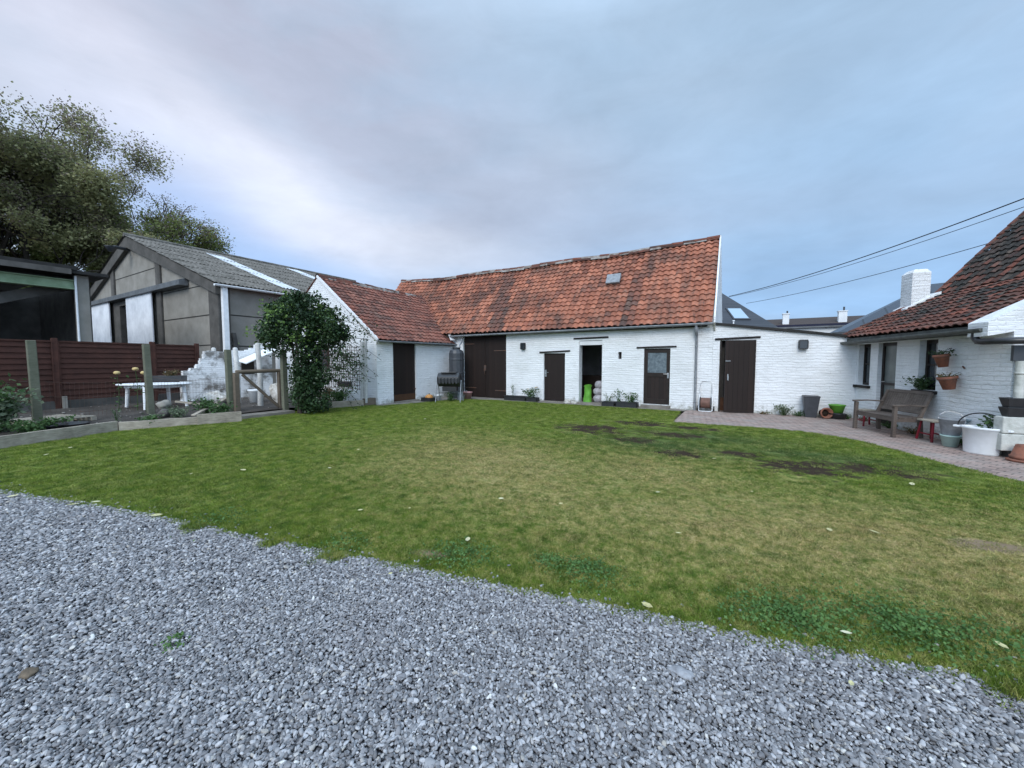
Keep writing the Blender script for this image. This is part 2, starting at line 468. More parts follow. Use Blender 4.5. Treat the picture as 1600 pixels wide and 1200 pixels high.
def grass_nodes(t):
    """colour of grass from world position: green at the edges, straw in the worn middle"""
    p = t.pos()
    sep = t.n('SeparateXYZ', {'Vector': p})
    x, y = sep.outputs[0], sep.outputs[1]

    def blob(cx, cy, a, b, rot=0):
        c, s_ = math.cos(rot), math.sin(rot)
        dx = t.math('SUBTRACT', x, cx); dy = t.math('SUBTRACT', y, cy)
        u = t.math('DIVIDE', t.math('ADD', t.math('MULTIPLY', dx, c), t.math('MULTIPLY', dy, s_)), a)
        v = t.math('DIVIDE', t.math('SUBTRACT', t.math('MULTIPLY', dy, c), t.math('MULTIPLY', dx, s_)), b)
        q = t.math('ADD', t.math('MULTIPLY', u, u), t.math('MULTIPLY', v, v))
        return t.math('EXPONENT', t.math('MULTIPLY', q, -1.0))
    n1 = t.noise(p, 0.9, 5, 0.6); n2 = t.noise(p, 6.5, 5, 0.7); n3 = t.noise(p, 26, 4, 0.7)
    dry = t.math('MAXIMUM', blob(-3.4, 5.0, 3.1, 1.9, R(-25)), t.math('MULTIPLY', blob(0.9, 4.5, 3.8, 1.45, R(14)), 1.0))
    dry = t.math('MAXIMUM', dry, t.math('MULTIPLY', blob(-1.2, 5.6, 2.2, 1.6), 0.85))
    dry = t.math('ADD', t.math('MULTIPLY', dry, 1.0), t.math('MULTIPLY', t.math('SUBTRACT', n1, 0.5), 1.0))
    dry = t.math('ADD', dry, t.math('MULTIPLY', t.math('SUBTRACT', n2, 0.5), 2.3))
    dry = t.math('ADD', dry, t.math('MULTIPLY', t.math('SUBTRACT', n3, 0.5), 1.3))
    dry = t.rng(dry, 0.20, 1.28)
    green = t.mix(t.rng(n2, 0.35, 0.65), (0.105, 0.195, 0.022), (0.275, 0.350, 0.046))
    lush = None
    for (cx, cy), a, b in LUSH:
        bl = blob(cx, cy, a, b)
        lush = bl if lush is None else t.math('MAXIMUM', lush, bl)
    green = t.mix(t.math('MULTIPLY', lush, 0.75), green, (0.058, 0.120, 0.040))
    straw = t.mix(t.rng(n3, 0.35, 0.65), (0.36, 0.31, 0.10), (0.74, 0.58, 0.28))
    c = t.mix(dry, green, straw)
    return c, blob, n2, n3


def m_grass():
    t = NT('grass_blades')
    c, blob, n2, n3 = grass_nodes(t)
    r = t.n('ObjectInfo').outputs['Random']
    c = t.mix(t.rng(r, 0.0, 0.45, 0.75, 0), c, (0.035, 0.06, 0.014))
    c = t.mix(t.rng(r, 0.72, 1.0, 0, 0.55), c, (0.52, 0.50, 0.20))
    c = t.mix(t.rng(t.noise(t.pos(), 11, 5, 0.7), 0.5, 0.72, 0, 0.65), c, t.mix(0.6, c, (0.04, 0.05, 0.015)))
    t.out(c, 0.6, spec=0.2)
    tr = t.n('BsdfTranslucent', {'Color': c}); mx = t.n('MixShader', {'Fac': 0.3})
    t.t.links.new(t.b.outputs[0], mx.inputs[1]); t.t.links.new(tr.outputs[0], mx.inputs[2])
    t.t.links.new(mx.outputs[0], t.t.nodes['Material Output'].inputs[0])
    return t.m


def m_lawn():
    t = NT('lawn_sod')
    c, blob, n2, n3 = grass_nodes(t)
    soil = None
    for (cx, cy), a, b in SOIL:
        bl = blob(cx, cy, a, b)
        soil = bl if soil is None else t.math('MAXIMUM', soil, bl)
    soil = t.rng(t.math('ADD', soil, t.math('MULTIPLY', t.math('SUBTRACT', t.noise(t.pos(), 3.2, 6, 0.75), 0.5), 2.2)), 0.42, 0.8)
    c = t.mix(0.40, c, (0.075, 0.062, 0.035))
    c = t.mix(soil, c, t.mix(n3, (0.020, 0.015, 0.010), (0.065, 0.044, 0.028)))
    bare = None
    for (cx, cy), a, b in BARE:
        bl = blob(cx, cy, a, b, R(20))
        bare = bl if bare is None else t.math('MAXIMUM', bare, bl)
    c = t.mix(t.rng(t.math('ADD', bare, t.math('MULTIPLY', n2, 0.3)), 0.5, 0.85), c, (0.27, 0.20, 0.13))
    return t.out(c, 0.95, t.bump(t.noise(t.pos(), 60, 5, 0.7), 0.9, 0.02), spec=0.1)


def m_gravel_base():
    t = NT('gravel_bed')
    p = t.pos()
    vo = t.n('TexVoronoi', {'Vector': p, 'Scale': 48.0, 'Randomness': 1.0})
    c = t.ramp(t.n('SeparateColor', {0: vo.outputs['Color']}).outputs[0], [(0, (0.12, 0.12, 0.13)), (0.6, (0.24, 0.245, 0.26)), (1, (0.38, 0.385, 0.40))])
    c = t.mix(t.rng(vo.outputs['Distance'], 0.35, 0.65), c, (0.03, 0.03, 0.035))
    h = t.math('SUBTRACT', 1.0, vo.outputs['Distance'])
    return t.out(c, 0.85, t.bump(h, 1.0, 0.015), spec=0.2)


def m_pebble():
    t = NT('grey_chippings')
    r = t.n('ObjectInfo').outputs['Random']
    c = t.ramp(r, [(0, (0.13, 0.128, 0.132)), (0.35, (0.215, 0.213, 0.222)), (0.7, (0.305, 0.305, 0.315)), (0.93, (0.47, 0.47, 0.485)), (0.985, (0.38, 0.35, 0.31)), (1.0, (0.75, 0.75, 0.73))])
    c = t.mix(t.rng(t.noise(t.pos(), 1.2, 4, 0.6), 0.55, 0.8, 0, 0.4), c, (0.17, 0.15, 0.15))
    c = t.mix(t.rng(t.noise(t.pos(), 90, 3), 0.4, 0.7, 0, 0.35), c, t.mix(0.5, c, (0.09, 0.09, 0.10)))
    return t.out(c, 0.7, spec=0.35)


def m_paving():
    t = NT('brick_paving')
    p = t.pos()
    rot = t.n('VectorRotate', {'Vector': p, 'Angle': R(38)}, rotation_type='Z_AXIS').outputs[0]
    br = t.n('TexBrick', {'Vector': rot, 'Scale': 1.0, 'Mortar Size': 0.009, 'Mortar Smooth': 0.3, 'Brick Width': 0.21, 'Row Height': 0.105,
                          'Color1': (0.42, 0.30, 0.255), 'Color2': (0.26, 0.19, 0.165), 'Mortar': (0.07, 0.062, 0.052)})
    n = t.noise(p, 2.0, 6, 0.65)
    c = t.mix(t.rng(n, 0.4, 0.7, 0, 0.6), br.outputs['Color'], (0.36, 0.33, 0.30))
    c = t.mix(t.rng(t.noise(p, 5.5, 6, 0.75), 0.62, 0.7, 0, 0.8), c, (0.06, 0.05, 0.04))
    h = t.math('ADD', t.math('MULTIPLY', br.outputs['Fac'], -1.0), t.math('MULTIPLY', t.noise(p, 40, 4), 0.5))
    return t.out(c, 0.85, t.bump(h, 0.7, 0.008), spec=0.25)


MAT['grass'] = m_grass(); MAT['lawn'] = m_lawn(); MAT['gravel'] = m_gravel_base(); MAT['pebble'] = m_pebble(); MAT['paving'] = m_paving()
MAT['ground'] = plain('rough_ground', (0.075, 0.075, 0.045), (0.05, 0.042, 0.03), 0.5, 0.95, bs=12, bump=0.8, bd=0.04)
MAT['yard'] = plain('trodden_earth', (0.085, 0.072, 0.062), (0.045, 0.038, 0.033), 1.8, 0.95, bs=16, bump=1.0, bd=0.05)
MAT['path'] = plain('concrete_path', (0.26, 0.235, 0.20), (0.15, 0.135, 0.115), 3, 0.9, bs=40, bump=0.6, bd=0.01)


# ------------------------------------------------------------------ ground sheets
def sheet(name, poly, z, mat, step=None, amp=0.0):
    """flat sheet from a polygon; with step, a grid whose cells inside the polygon are kept and gently uneven"""
    mb = MB()
    if step is None:
        mb.add([(x, y, z) for x, y in poly], [tuple(range(len(poly)))])
    else:
        raise ValueError
    o = mb.build(name, mat)
    return tag(o, kind='structure')


tag(MB().add([(-400, -400, -0.06), (400, -400, -0.06), (400, 500, -0.06), (-400, 500, -0.06)], [(0, 1, 2, 3)]).build('ground', MAT['ground']), kind='structure')

LAWN_L = [(-11.35, -3.0), (-11.5, 0.3), (-11.9, 2.2), (-12.3, 2.95), (-11.75, 4.3), (-11.45, 5.1), (-11.95, 5.3), (-12.4, 6.7), (-12.1, 7.6), (-11.95, 9.5)]
LAWN_TOP = [(-11.2, 9.5), (-10.75, 10.6), (-10.45, 12.3), (-10.1, 13.0), (-8.6, 13.25), (-5.5, 13.3), (-1.75, 13.32), (-1.62, 11.0), (-1.47, 10.86)]
PAVE_EDGE = [(1057, 660), (1100, 663), (1180, 668), (1250, 674), (1300, 681), (1345, 690), (1400, 703), (1450, 717), (1500, 730), (1550, 742), (1600, 753)]
pe = [(onG(*p).x, onG(*p).y) for p in PAVE_EDGE] + [(4.4, 6.7), (6.5, 5.2), (9, 4.6)]

lawn_poly = [(-11.35, -1.2)] + [(x, y - 0.1) for x, y in EDGE if -11 <= x <= 3] + [(8, 4.2)] + pe[::-1] + LAWN_TOP[::-1][1:] + LAWN_L[::-1][:-1]
LP = np.array(lawn_poly)


def inside(x, y, P=LP):
    n = len(P); c = False; j = n - 1
    for i in range(n):
        if (P[i, 1] > y) != (P[j, 1] > y) and x < (P[j, 0] - P[i, 0]) * (y - P[i, 1]) / (P[j, 1] - P[i, 1]) + P[i, 0]: c = not c
        j = i
    return c


sheet('lawn', lawn_poly, 0.0, MAT['lawn'])
sheet('gravel_bed', [(-40, -30), (20, -30), (20, 5)] + [(x, y + 0.12) for x, y in EDGE[::-1]], -0.008, MAT['gravel'])
sheet('paving', [(-1.62, 13.3), (-1.6, 10.9)] + pe + [(9, 12.0), (5.0, 14.8), (-1.0, 14.8), (-1.62, 13.6)], 0.004, MAT['paving'])
sheet('path', [(-12.0, 9.1), (-11.1, 9.3), (-10.7, 10.7), (-10.4, 12.3), (-10.1, 13.02), (-8.6, 13.28), (-5.5, 13.34), (-1.61, 13.36), (-1.61, 14.6), (-12.0, 14.6)], 0.008, MAT['path'])

# trodden yard behind the planks: one uneven raised sheet
mb = MB()
gx = np.linspace(-45, -11.6, 90); gy = np.linspace(-14, 26, 110)
vid = {}
for i, x in enumerate(gx):
    for j, y in enumerate(gy):
        fall = 1.0
        z = 0.13 + 0.03 * noise.noise(V((x * 1.3, y * 1.3, 0))) + 0.02 * noise.noise(V((x * 5, y * 5, 4)))
        if y > 9: xl = -12.3
        elif y > 5.2: xl = -12.25
        else: xl = float(np.interp(y, [-14, 0.3, 2.95, 4.3, 5.1], [-11.5, -11.62, -12.38, -11.85, -11.55]))
        xx = min(x, xl)
        vid[i, j] = len(mb.v); mb.v.append(V((xx, y, z)))
for i in range(len(gx) - 1):
    for j in range(len(gy) - 1):
        mb.f.append([vid[i, j], vid[i + 1, j], vid[i + 1, j + 1], vid[i, j + 1]]); mb.mi.append(0); mb.sm.append(True); mb.tint.append(0.5)
tag(mb.build('yard_soil', MAT['yard']), kind='structure')
tag(MB().box(-12.28, -11.75, 5.25, 6.75, -0.02, 0.09).build('path_edge', MAT['path']), kind='structure')


# ------------------------------------------------------------------ scatter (geometry nodes)
def gn_scatter(name, pts, scl, rot, mat, kindof, label):
    me = bpy.data.meshes.new(name)
    me.vertices.add(len(pts))
    me.vertices.foreach_set('co', np.asarray(pts, dtype=np.float32).ravel())
    a = me.attributes.new('scl', 'FLOAT_VECTOR', 'POINT'); a.data.foreach_set('vector', np.asarray(scl, dtype=np.float32).ravel())
    a = me.attributes.new('rot', 'FLOAT_VECTOR', 'POINT'); a.data.foreach_set('vector', np.asarray(rot, dtype=np.float32).ravel())
    o = bpy.data.objects.new(name, me); col.objects.link(o)
    me.materials.append(mat)
    g = bpy.data.node_groups.new(name + '_nodes', 'GeometryNodeTree')
    g.interface.new_socket('Geometry', in_out='INPUT', socket_type='NodeSocketGeometry')
    g.interface.new_socket('Geometry', in_out='OUTPUT', socket_type='NodeSocketGeometry')
    N = g.nodes; L = g.links
    gi = N.new('NodeGroupInput'); go = N.new('NodeGroupOutput')
    ip = N.new('GeometryNodeInstanceOnPoints')
    L.new(gi.outputs[0], ip.inputs['Points'])

    def attr(nm):
        n_ = N.new('GeometryNodeInputNamedAttribute'); n_.data_type = 'FLOAT_VECTOR'; n_.inputs[0].default_value = nm
        return n_.outputs['Attribute']
    L.new(attr('scl'), ip.inputs['Scale'])
    er = N.new('FunctionNodeEulerToRotation'); L.new(attr('rot'), er.inputs[0]); L.new(er.outputs[0], ip.inputs['Rotation'])
    ip.inputs['Pick Instance'].default_value = True
    jn = N.new('GeometryNodeJoinGeometry')
    for k in range(6 if kindof == 'pebble' else 4):
        if kindof == 'pebble':
            ic = N.new('GeometryNodeMeshIcoSphere'); ic.inputs['Radius'].default_value = 0.5; ic.inputs['Subdivisions'].default_value = 2
            nt = N.new('ShaderNodeTexNoise'); nt.noise_dimensions = '4D'; nt.inputs['W'].default_value = k * 7.3; nt.inputs['Scale'].default_value = 1.4; nt.inputs['Detail'].default_value = 1.0
            sb = N.new('ShaderNodeVectorMath'); sb.operation = 'SUBTRACT'; sb.inputs[1].default_value = (0.5, 0.5, 0.5)
            ml = N.new('ShaderNodeVectorMath'); ml.operation = 'SCALE'; ml.inputs['Scale'].default_value = 0.75
            sp = N.new('GeometryNodeSetPosition')
            L.new(nt.outputs['Color'], sb.inputs[0]); L.new(sb.outputs[0], ml.inputs[0]); L.new(ml.outputs[0], sp.inputs['Offset']); L.new(ic.outputs[0], sp.inputs['Geometry'])
            ss = N.new('GeometryNodeSetShadeSmooth'); ss.inputs['Shade Smooth'].default_value = (k % 2 == 0); L.new(sp.outputs[0], ss.inputs[0])
            last = ss.outputs[0]
        else:
            gd = N.new('GeometryNodeMeshGrid'); gd.inputs['Size X'].default_value = 0.09; gd.inputs['Size Y'].default_value = 0.09
            dp = N.new('GeometryNodeDistributePointsOnFaces'); dp.inputs['Density'].default_value = 3200; dp.inputs['Seed'].default_value = k
            L.new(gd.outputs[0], dp.inputs[0])
            cn = N.new('GeometryNodeMeshCone'); cn.fill_type = 'NONE'
            cn.inputs['Vertices'].default_value = 3; cn.inputs['Radius Bottom'].default_value = 0.0020; cn.inputs['Radius Top'].default_value = 0.0002; cn.inputs['Depth'].default_value = 0.027
            i2 = N.new('GeometryNodeInstanceOnPoints'); L.new(dp.outputs[0], i2.inputs['Points']); L.new(cn.outputs[0], i2.inputs['Instance'])
            rv = N.new('FunctionNodeRandomValue'); rv.data_type = 'FLOAT_VECTOR'; rv.inputs[0].default_value = (-1.05, -1.05, 0); rv.inputs[1].default_value = (1.05, 1.05, 6.28); rv.inputs['Seed'].default_value = k
            e2 = N.new('FunctionNodeEulerToRotation'); L.new(rv.outputs[0], e2.inputs[0]); L.new(e2.outputs[0], i2.inputs['Rotation'])
            r2 = N.new('FunctionNodeRandomValue'); r2.data_type = 'FLOAT_VECTOR'; r2.inputs[0].default_value = (0.7, 0.7, 0.5); r2.inputs[1].default_value = (1.3, 1.3, 1.3); r2.inputs['Seed'].default_value = k + 9
            L.new(r2.outputs[0], i2.inputs['Scale'])
            rl = N.new('GeometryNodeRealizeInstances'); L.new(i2.outputs[0], rl.inputs[0])
            last = rl.outputs[0]
        sm = N.new('GeometryNodeSetMaterial'); sm.inputs['Material'].default_value = mat; L.new(last, sm.inputs[0])
        gti = N.new('GeometryNodeGeometryToInstance'); L.new(sm.outputs[0], gti.inputs[0])
        L.new(gti.outputs[0], jn.inputs[0])
    L.new(jn.outputs[0], ip.inputs['Instance'])
    L.new(ip.outputs[0], go.inputs[0])
    md = o.modifiers.new('scatter', 'NODES'); md.node_group = g
    return tag(o, label, kindof == 'pebble' and 'gravel' or 'grass', kind='stuff')


def in_view(x, y, margin=1.25):
    d = V((x, y, 0)) - CAM
    z = d.dot(FW)
    if z < 0.5: return (V((x, y, 0)) - V((0, 0.9, 0))).length < 1.8
    return abs(d.dot(RT)) / z < 800 / FPX * margin


def gravel():
    pts, scl, rot = [], [], []
    for layer, (sp, zz) in enumerate(((0.0150, 0.0), (0.0172, 0.005))):
        x = -9.5
        while x < 3.6:
            y = -1.0
            while y < 3.6:
                px = x + rnd.uniform(-.6, .6) * sp; py = y + rnd.uniform(-.6, .6) * sp
                d = math.hypot(px, py)
                far = d > 3.2
                ey = edge_n(px, py)
                y += sp * (1.0 if d < 3.2 else 1.25 if d < 5 else 1.6)
                if py > ey + 0.03: continue
                if not in_view(px, py, 1.4): continue
                if far and rnd.random() < (0.2 if d < 5 else 0.38): continue
                s_ = rnd.choice((0.45, 0.65, 0.85, 1.0, 1.0, 1.3)) * rnd.uniform(0.85, 1.2) * (1.0 if d < 3.2 else 1.2 if d < 5 else 1.45)
                if rnd.random() < 0.006: s_ *= 1.7
                pts.append((px, py, zz + rnd.uniform(-0.004, 0.007)))
                scl.append((0.0212 * s_, 0.0138 * s_ * rnd.uniform(.8, 1.2), 0.0102 * s_ * rnd.uniform(.8, 1.3)))
                rot.append((rnd.gauss(0, 0.38), rnd.gauss(0, 0.38), rnd.uniform(0, 6.28)))
            x += sp * (1.0 if abs(x) < 3 else 1.15)
    # stray stones kicked onto the grass
    for k in range(200):
        px = rnd.uniform(-9, 3); py = edge_n(px, 2) + abs(rnd.gauss(0, 0.12))
        s_ = rnd.uniform(.6, 1.2)
        pts.append((px, py, 0.008)); scl.append((0.026 * s_, 0.019 * s_, 0.013 * s_)); rot.append((rnd.gauss(0, .3), rnd.gauss(0, .3), rnd.uniform(0, 6.28)))
    print('pebbles', len(pts))
    return gn_scatter('gravel', pts, scl, rot, MAT['pebble'], 'pebble', 'loose bluish grey stone chippings covering the drive')


gravel()


def lawn_grass():
    pts, scl, rot = [], [], []
    x = -13.0
    while x < 7.0:
        y = -1.0
        while y < 13.4:
            d = math.hypot(x, y)
            sp = 0.036 if d < 3.6 else 0.045 if d < 5.5 else 0.058 if d < 8 else 0.08
            px = x + rnd.uniform(-.5, .5) * sp * 1.4; py = y + rnd.uniform(-.5, .5) * sp * 1.4
            y += sp
            if py < edge_n(px, py) - 0.01: continue
            if not in_view(px, py, 1.5 if d < 6 else 1.22) or not inside(px, py): continue
            if d > 5.5 and rnd.random() > (0.036 / 0.058 if d < 8 else 0.036 / 0.08) * 1.35: continue
            nz = noise.noise(V((px * 2.6, py * 3.4, 7))) + .8 * noise.noise(V((px * 10, py * 12, 3)))
            so = ell((px, py), SOIL) * 1.05 + nz * .8 - .06
            if so > 0.36 and rnd.random() < min(.95, .35 + (so - .36) * 3): continue
            if ell((px, py), BARE, 1.0) + nz * .3 > 0.5 and rnd.random() < 0.9: continue
            de = py - edge_y(px)
            h = rnd.uniform(0.65, 1.1) * (1.0 + 0.35 * noise.noise(V((px * 1.7, py * 1.7, 2))))
            if de < 0.15: h *= 1.1
            dry = math.exp(-(((px + 1.8) / 4.2) ** 2 + ((py - 4.9) / 2.0) ** 2))
            h *= 1 - 0.42 * dry
            if rnd.random() < 0.25 * dry: continue
            w = 1.0 if d < 5.5 else 1.5
            pts.append((px, py, 0.006 * h)); scl.append((w, w, h * (0.95 if d < 8 else 1.1))); rot.append((0, 0, rnd.uniform(0, 6.28)))
        x += 0.036
    # ragged tufts creeping into the gravel
    for k in range(2600):
        px = rnd.uniform(-10, 3.2); py = edge_n(px, 2) - abs(rnd.gauss(0, 0.07))
        h = rnd.uniform(.7, 1.5)
        if noise.noise(V((px * 3, 1, 1))) < 0.25: continue
        pts.append((px, py, 0.014 * h)); scl.append((1, 1, h)); rot.append((0, 0, rnd.uniform(0, 6.28)))
    print('tufts', len(pts))
    return gn_scatter('lawn_grass', pts, scl, rot, MAT['grass'], 'grass', 'short mown grass, green at the rim and straw coloured in the worn middle')


lawn_grass()


# ------------------------------------------------------------------ foliage helpers
def leaf_mesh(mb, centres, size, mi=0, up=0.35, aspect=0.6, tints=None):
    for k, c in enumerate(centres):
        s = size * rnd.uniform(0.6, 1.25)
        d = V((rnd.gauss(0, 1), rnd.gauss(0, 1), rnd.gauss(0, 1) * 0.6 - 0.15)).normalized()
        n = V((rnd.gauss(0, 1), rnd.gauss(0, 1), rnd.gauss(up, 1))).normalized()
        b = d.cross(n)
        if b.length < 1e-3: continue
        b = b.normalized() * s * aspect * 0.5
        c = V(c)
        t = rnd.random() if tints is None else min(1, max(0, tints[k] + rnd.uniform(-.25, .25)))
        mb.add([c - d * s * .5, c + b, c + d * s * .5, c - b], [(0, 1, 2, 3)], mi, False, t)


def plant(name, label, cat, loc, h, spread, nleaf, size, mat='leaf_plant', stems=6, flowers=None, nflow=0, fsize=0.05, group=None, upright=0.6):
    t = thing(name, label, cat, loc, group=group)
    L = V(loc)
    st = MB(); lf = MB(); fl = MB()
    tips = []
    for k in range(stems):
        a = rnd.uniform(0, 6.28); rr = spread * rnd.uniform(.2, 1)
        hh = h * rnd.uniform(upright, 1)
        p0 = L + V((math.cos(a) * rr * .15, math.sin(a) * rr * .15, 0))
        p1 = L + V((math.cos(a) * rr * .5, math.sin(a) * rr * .5, hh * .6)); p2 = L + V((math.cos(a) * rr, math.sin(a) * rr, hh))
        st.tube([p0, p1, p2], [0.006, 0.005, 0.003], 5)
        tips.append((p0, p1, p2))
    cs = []
    for k in range(nleaf):
        p0, p1, p2 = rnd.choice(tips)
        f = rnd.random() ** 0.7
        q = p0.lerp(p1, f * 2) if f < .5 else p1.lerp(p2, f * 2 - 1)
        cs.append(q + V((rnd.gauss(0, size * .9), rnd.gauss(0, size * .9), rnd.gauss(0, size * .5))))
        if cs[-1].z < L.z + 0.01: cs[-1].z = L.z + 0.01 + rnd.random() * .02
    leaf_mesh(lf, cs, size, aspect=0.65)
    st.build('stem', MAT['leaf_plant'], t)
    lf.build('foliage', MAT[mat], t, fixn=False)
    for k in range(nflow):
        p = tips[k % len(tips)][2] + V((rnd.uniform(-1, 1) * fsize, rnd.uniform(-1, 1) * fsize, fsize * .5))
        f = MB()
        for q in range(12):
            a = q * 0.5236; r_ = fsize * (1 if q % 2 else .7)
            d = V((math.cos(a), math.sin(a), 0.35)) * r_
            s_ = V((-math.sin(a), math.cos(a), 0)) * r_ * .35
            f.add([p, p + d * .6 + s_, p + d, p + d * .6 - s_], [(0, 1, 2, 3)], 0, False)
        f.lathe([(fsize * .25, -.2 * fsize), (fsize * .35, 0), (fsize * .12, .35 * fsize)], 8, p)
        f.build('flower', MAT[flowers], t, fixn=False)
    return t


# ------------------------------------------------------------------ walls with openings
def wall(mb, o, d, n, L, z0, top, th, ops, extra_x=()):
    """wall face from o along unit d, length L; n points INTO the wall; top(x) = height; ops = (x0,x1,z0,z1)"""
    o, d, n = V(o), V(d), V(n)
    xs = sorted(set([0.0, L] + [a for q in ops for a in q[:2]] + list(extra_x)))
    zs = sorted(set([z0] + [a for q in ops for a in q[2:4]]))
    zs = [z for z in zs if z >= z0]
    zi = zs + [None]
    P = lambda x, z, k: o + d * x + n * (th * k) + V((0, 0, z))
    nx, nz = len(xs) - 1, len(zi) - 1
    solid = [[True] * nz for _ in range(nx)]
    for i in range(nx):
        for j in range(nz):
            cx = (xs[i] + xs[i + 1]) / 2
            za = zi[j]; zb = zi[j + 1] if zi[j + 1] is not None else za + 0.01
            cz = (za + zb) / 2
            for q in ops:
                if q[0] < cx < q[1] and q[2] < cz < q[3]: solid[i][j] = False
    for i in range(nx):
        x0, x1 = xs[i], xs[i + 1]
        for j in range(nz):
            if not solid[i][j]: continue
            za = zi[j]
            zt0 = zi[j + 1] if zi[j + 1] is not None else top(x0)
            zt1 = zi[j + 1] if zi[j + 1] is not None else top(x1)
            vs = [P(x0, za, 0), P(x1, za, 0), P(x1, zt1, 0), P(x0, zt0, 0), P(x0, za, 1), P(x1, za, 1), P(x1, zt1, 1), P(x0, zt0, 1)]
            fs = [(0, 1, 2, 3), (5, 4, 7, 6)]
            if j == 0 or not solid[i][j - 1]: fs.append((4, 5, 1, 0))
            if j == nz - 1 or not solid[i][j + 1]: fs.append((3, 2, 6, 7))
            if i == 0 or not solid[i - 1][j]: fs.append((4, 0, 3, 7))
            if i == nx - 1 or not solid[i + 1][j]: fs.append((1, 5, 6, 2))
            mb.add(vs, fs, 0, False, 0.5)


def pantiles(mb, o, e, sl, n, length, slope, w, ex, amp=0.03, lip=0.032, jit=1.0, mi=lambda i, j: 0, tint=lambda i, j: None, sag=None, skip=None, over=0.06):
    """individually laid S-shaped tiles. o: eave corner, e: unit along eave, sl: unit up the slope, n: unit normal"""
    o, e, sl, n = V(o), V(e), V(sl), V(n)
    nc = int(round(length / w)); nr = int(round(slope / ex))
    w = length / nc; ex = slope / nr
    K = 7
    prof = []
    for k in range(K):
        a = k / (K - 1)
        # pantile: broad trough, narrow roll at one side
        h = amp * (math.sin(2 * math.pi * a - 0.5) * 0.62 + math.cos(4 * math.pi * a) * 0.14 + 0.2)
        prof.append((a * 1.06 - 0.03, h))
    for i in range(nc):
        colj = rnd.gauss(0, 0.003) * jit
        for j in range(nr):
            if skip and skip(i, j, nc, nr): continue
            ds = rnd.gauss(0, 0.005) * jit + colj; dt = rnd.gauss(0, 0.011) * jit; lf = abs(rnd.gauss(0, 0.004)) * jit; tw = rnd.gauss(0, 0.006) * jit
            t0 = j * ex + dt; t1 = t0 + ex + over
            vs = []
            for (tt, hh) in ((t0, lip + lf), (t1, 0.0)):
                for k, (a, h) in enumerate(prof):
                    s0 = (i + a) * w + ds
                    sg = sag(s0 / length, tt / slope) if sag else 0
                    vs.append(o + e * s0 + sl * (tt + (tw if k > 3 else 0)) + n * (h + hh + sg))
            for k in range(K):
                vs.append(vs[k] - n * 0.022)
            fs = [(k, k + 1, K + k + 1, K + k) for k in range(K - 1)]
            fs2 = [(2 * K + k, 2 * K + k + 1, k + 1, k) for k in range(K - 1)]
            tt_ = tint(i, j)
            if tt_ is None: tt_ = rnd.random()
            m_ = mi(i, j)
            mb.add(vs, fs, m_, True, tt_)
            mb.add([vs[q] for q in list(range(K)) + list(range(2 * K, 3 * K))], [(K + k, K + k + 1, k + 1, k) for k in range(K - 1)], m_, False, tt_)


def ridge_tiles(mb, a, b, r, step=0.36, mort=0.5, sag=None):
    a, b = V(a), V(b)
    L = (b - a).length; d = (b - a) / L
    side = d.cross(V((0, 0, 1))).normalized()
    n = int(L / step)
    for i in range(n):
        p = a + d * (i * L / n); q = a + d * ((i + 1) * L / n + 0.03)
        dz = rnd.gauss(0, 0.008)
        s0 = sag(i / n, 1) if sag else 0; s1 = sag((i + 1) / n, 1) if sag else 0
        vs = []
        for c, rr, sg in ((p, r * 1.06, s0), (q, r * .96, s1)):
            for k in range(9):
                t = math.pi * k / 8
                vs.append(c + side * math.cos(t) * rr + V((0, 0, math.sin(t) * rr * .75 + dz + sg)))
        mb.add(vs, [(k, k + 1, 9 + k + 1, 9 + k) for k in range(8)], 1 if rnd.random() < mort else 0, True)
        # mortar bedding under the tile
        if True:
            for sd in (-1, 1):
                z = -0.05
                wd_ = rnd.uniform(1.05, 1.5); mb.add([p + side * sd * r * wd_ + V((0, 0, -0.04 - .12 * (wd_ - .9) + s0)), q + side * sd * r * wd_ + V((0, 0, -0.04 - .12 * (wd_ - .9) + s1)), q + side * sd * r * .8 + V((0, 0, 0.05 + s1)), p + side * sd * r * .8 + V((0, 0, 0.05 + s0))], [(0, 1, 2, 3)], 1 if rnd.random() < .6 else 0, False)


def half_gutter(mb, a, b, r, mi=0):
    a, b = V(a), V(b)
    d = (b - a).normalized(); side = d.cross(V((0, 0, 1))).normalized()
    vs = []
    N = 9
    for rr in (r, r * .86):
        for c in (a, b):
            for k in range(N):
                t = math.pi + math.pi * k / (N - 1)
                vs.append(c + side * math.cos(t) * rr + V((0, 0, math.sin(t) * rr)))
    fs = [(k, k + 1, N + k + 1, N + k) for k in range(N - 1)] + [(2 * N + k, 3 * N + k, 3 * N + k + 1, 2 * N + k + 1) for k in range(N - 1)]
    fs += [(0, N, 3 * N, 2 * N), (N - 1, 3 * N - 1, 4 * N - 1, 2 * N - 1)]
    mb.add(vs, fs, mi, True)
    for c in (a, b):
        mb.add([c + side * math.cos(math.pi + math.pi * k / (N - 1)) * r + V((0, 0, math.sin(math.pi + math.pi * k / (N - 1)) * r)) for k in range(N)], [tuple(range(N))], mi)

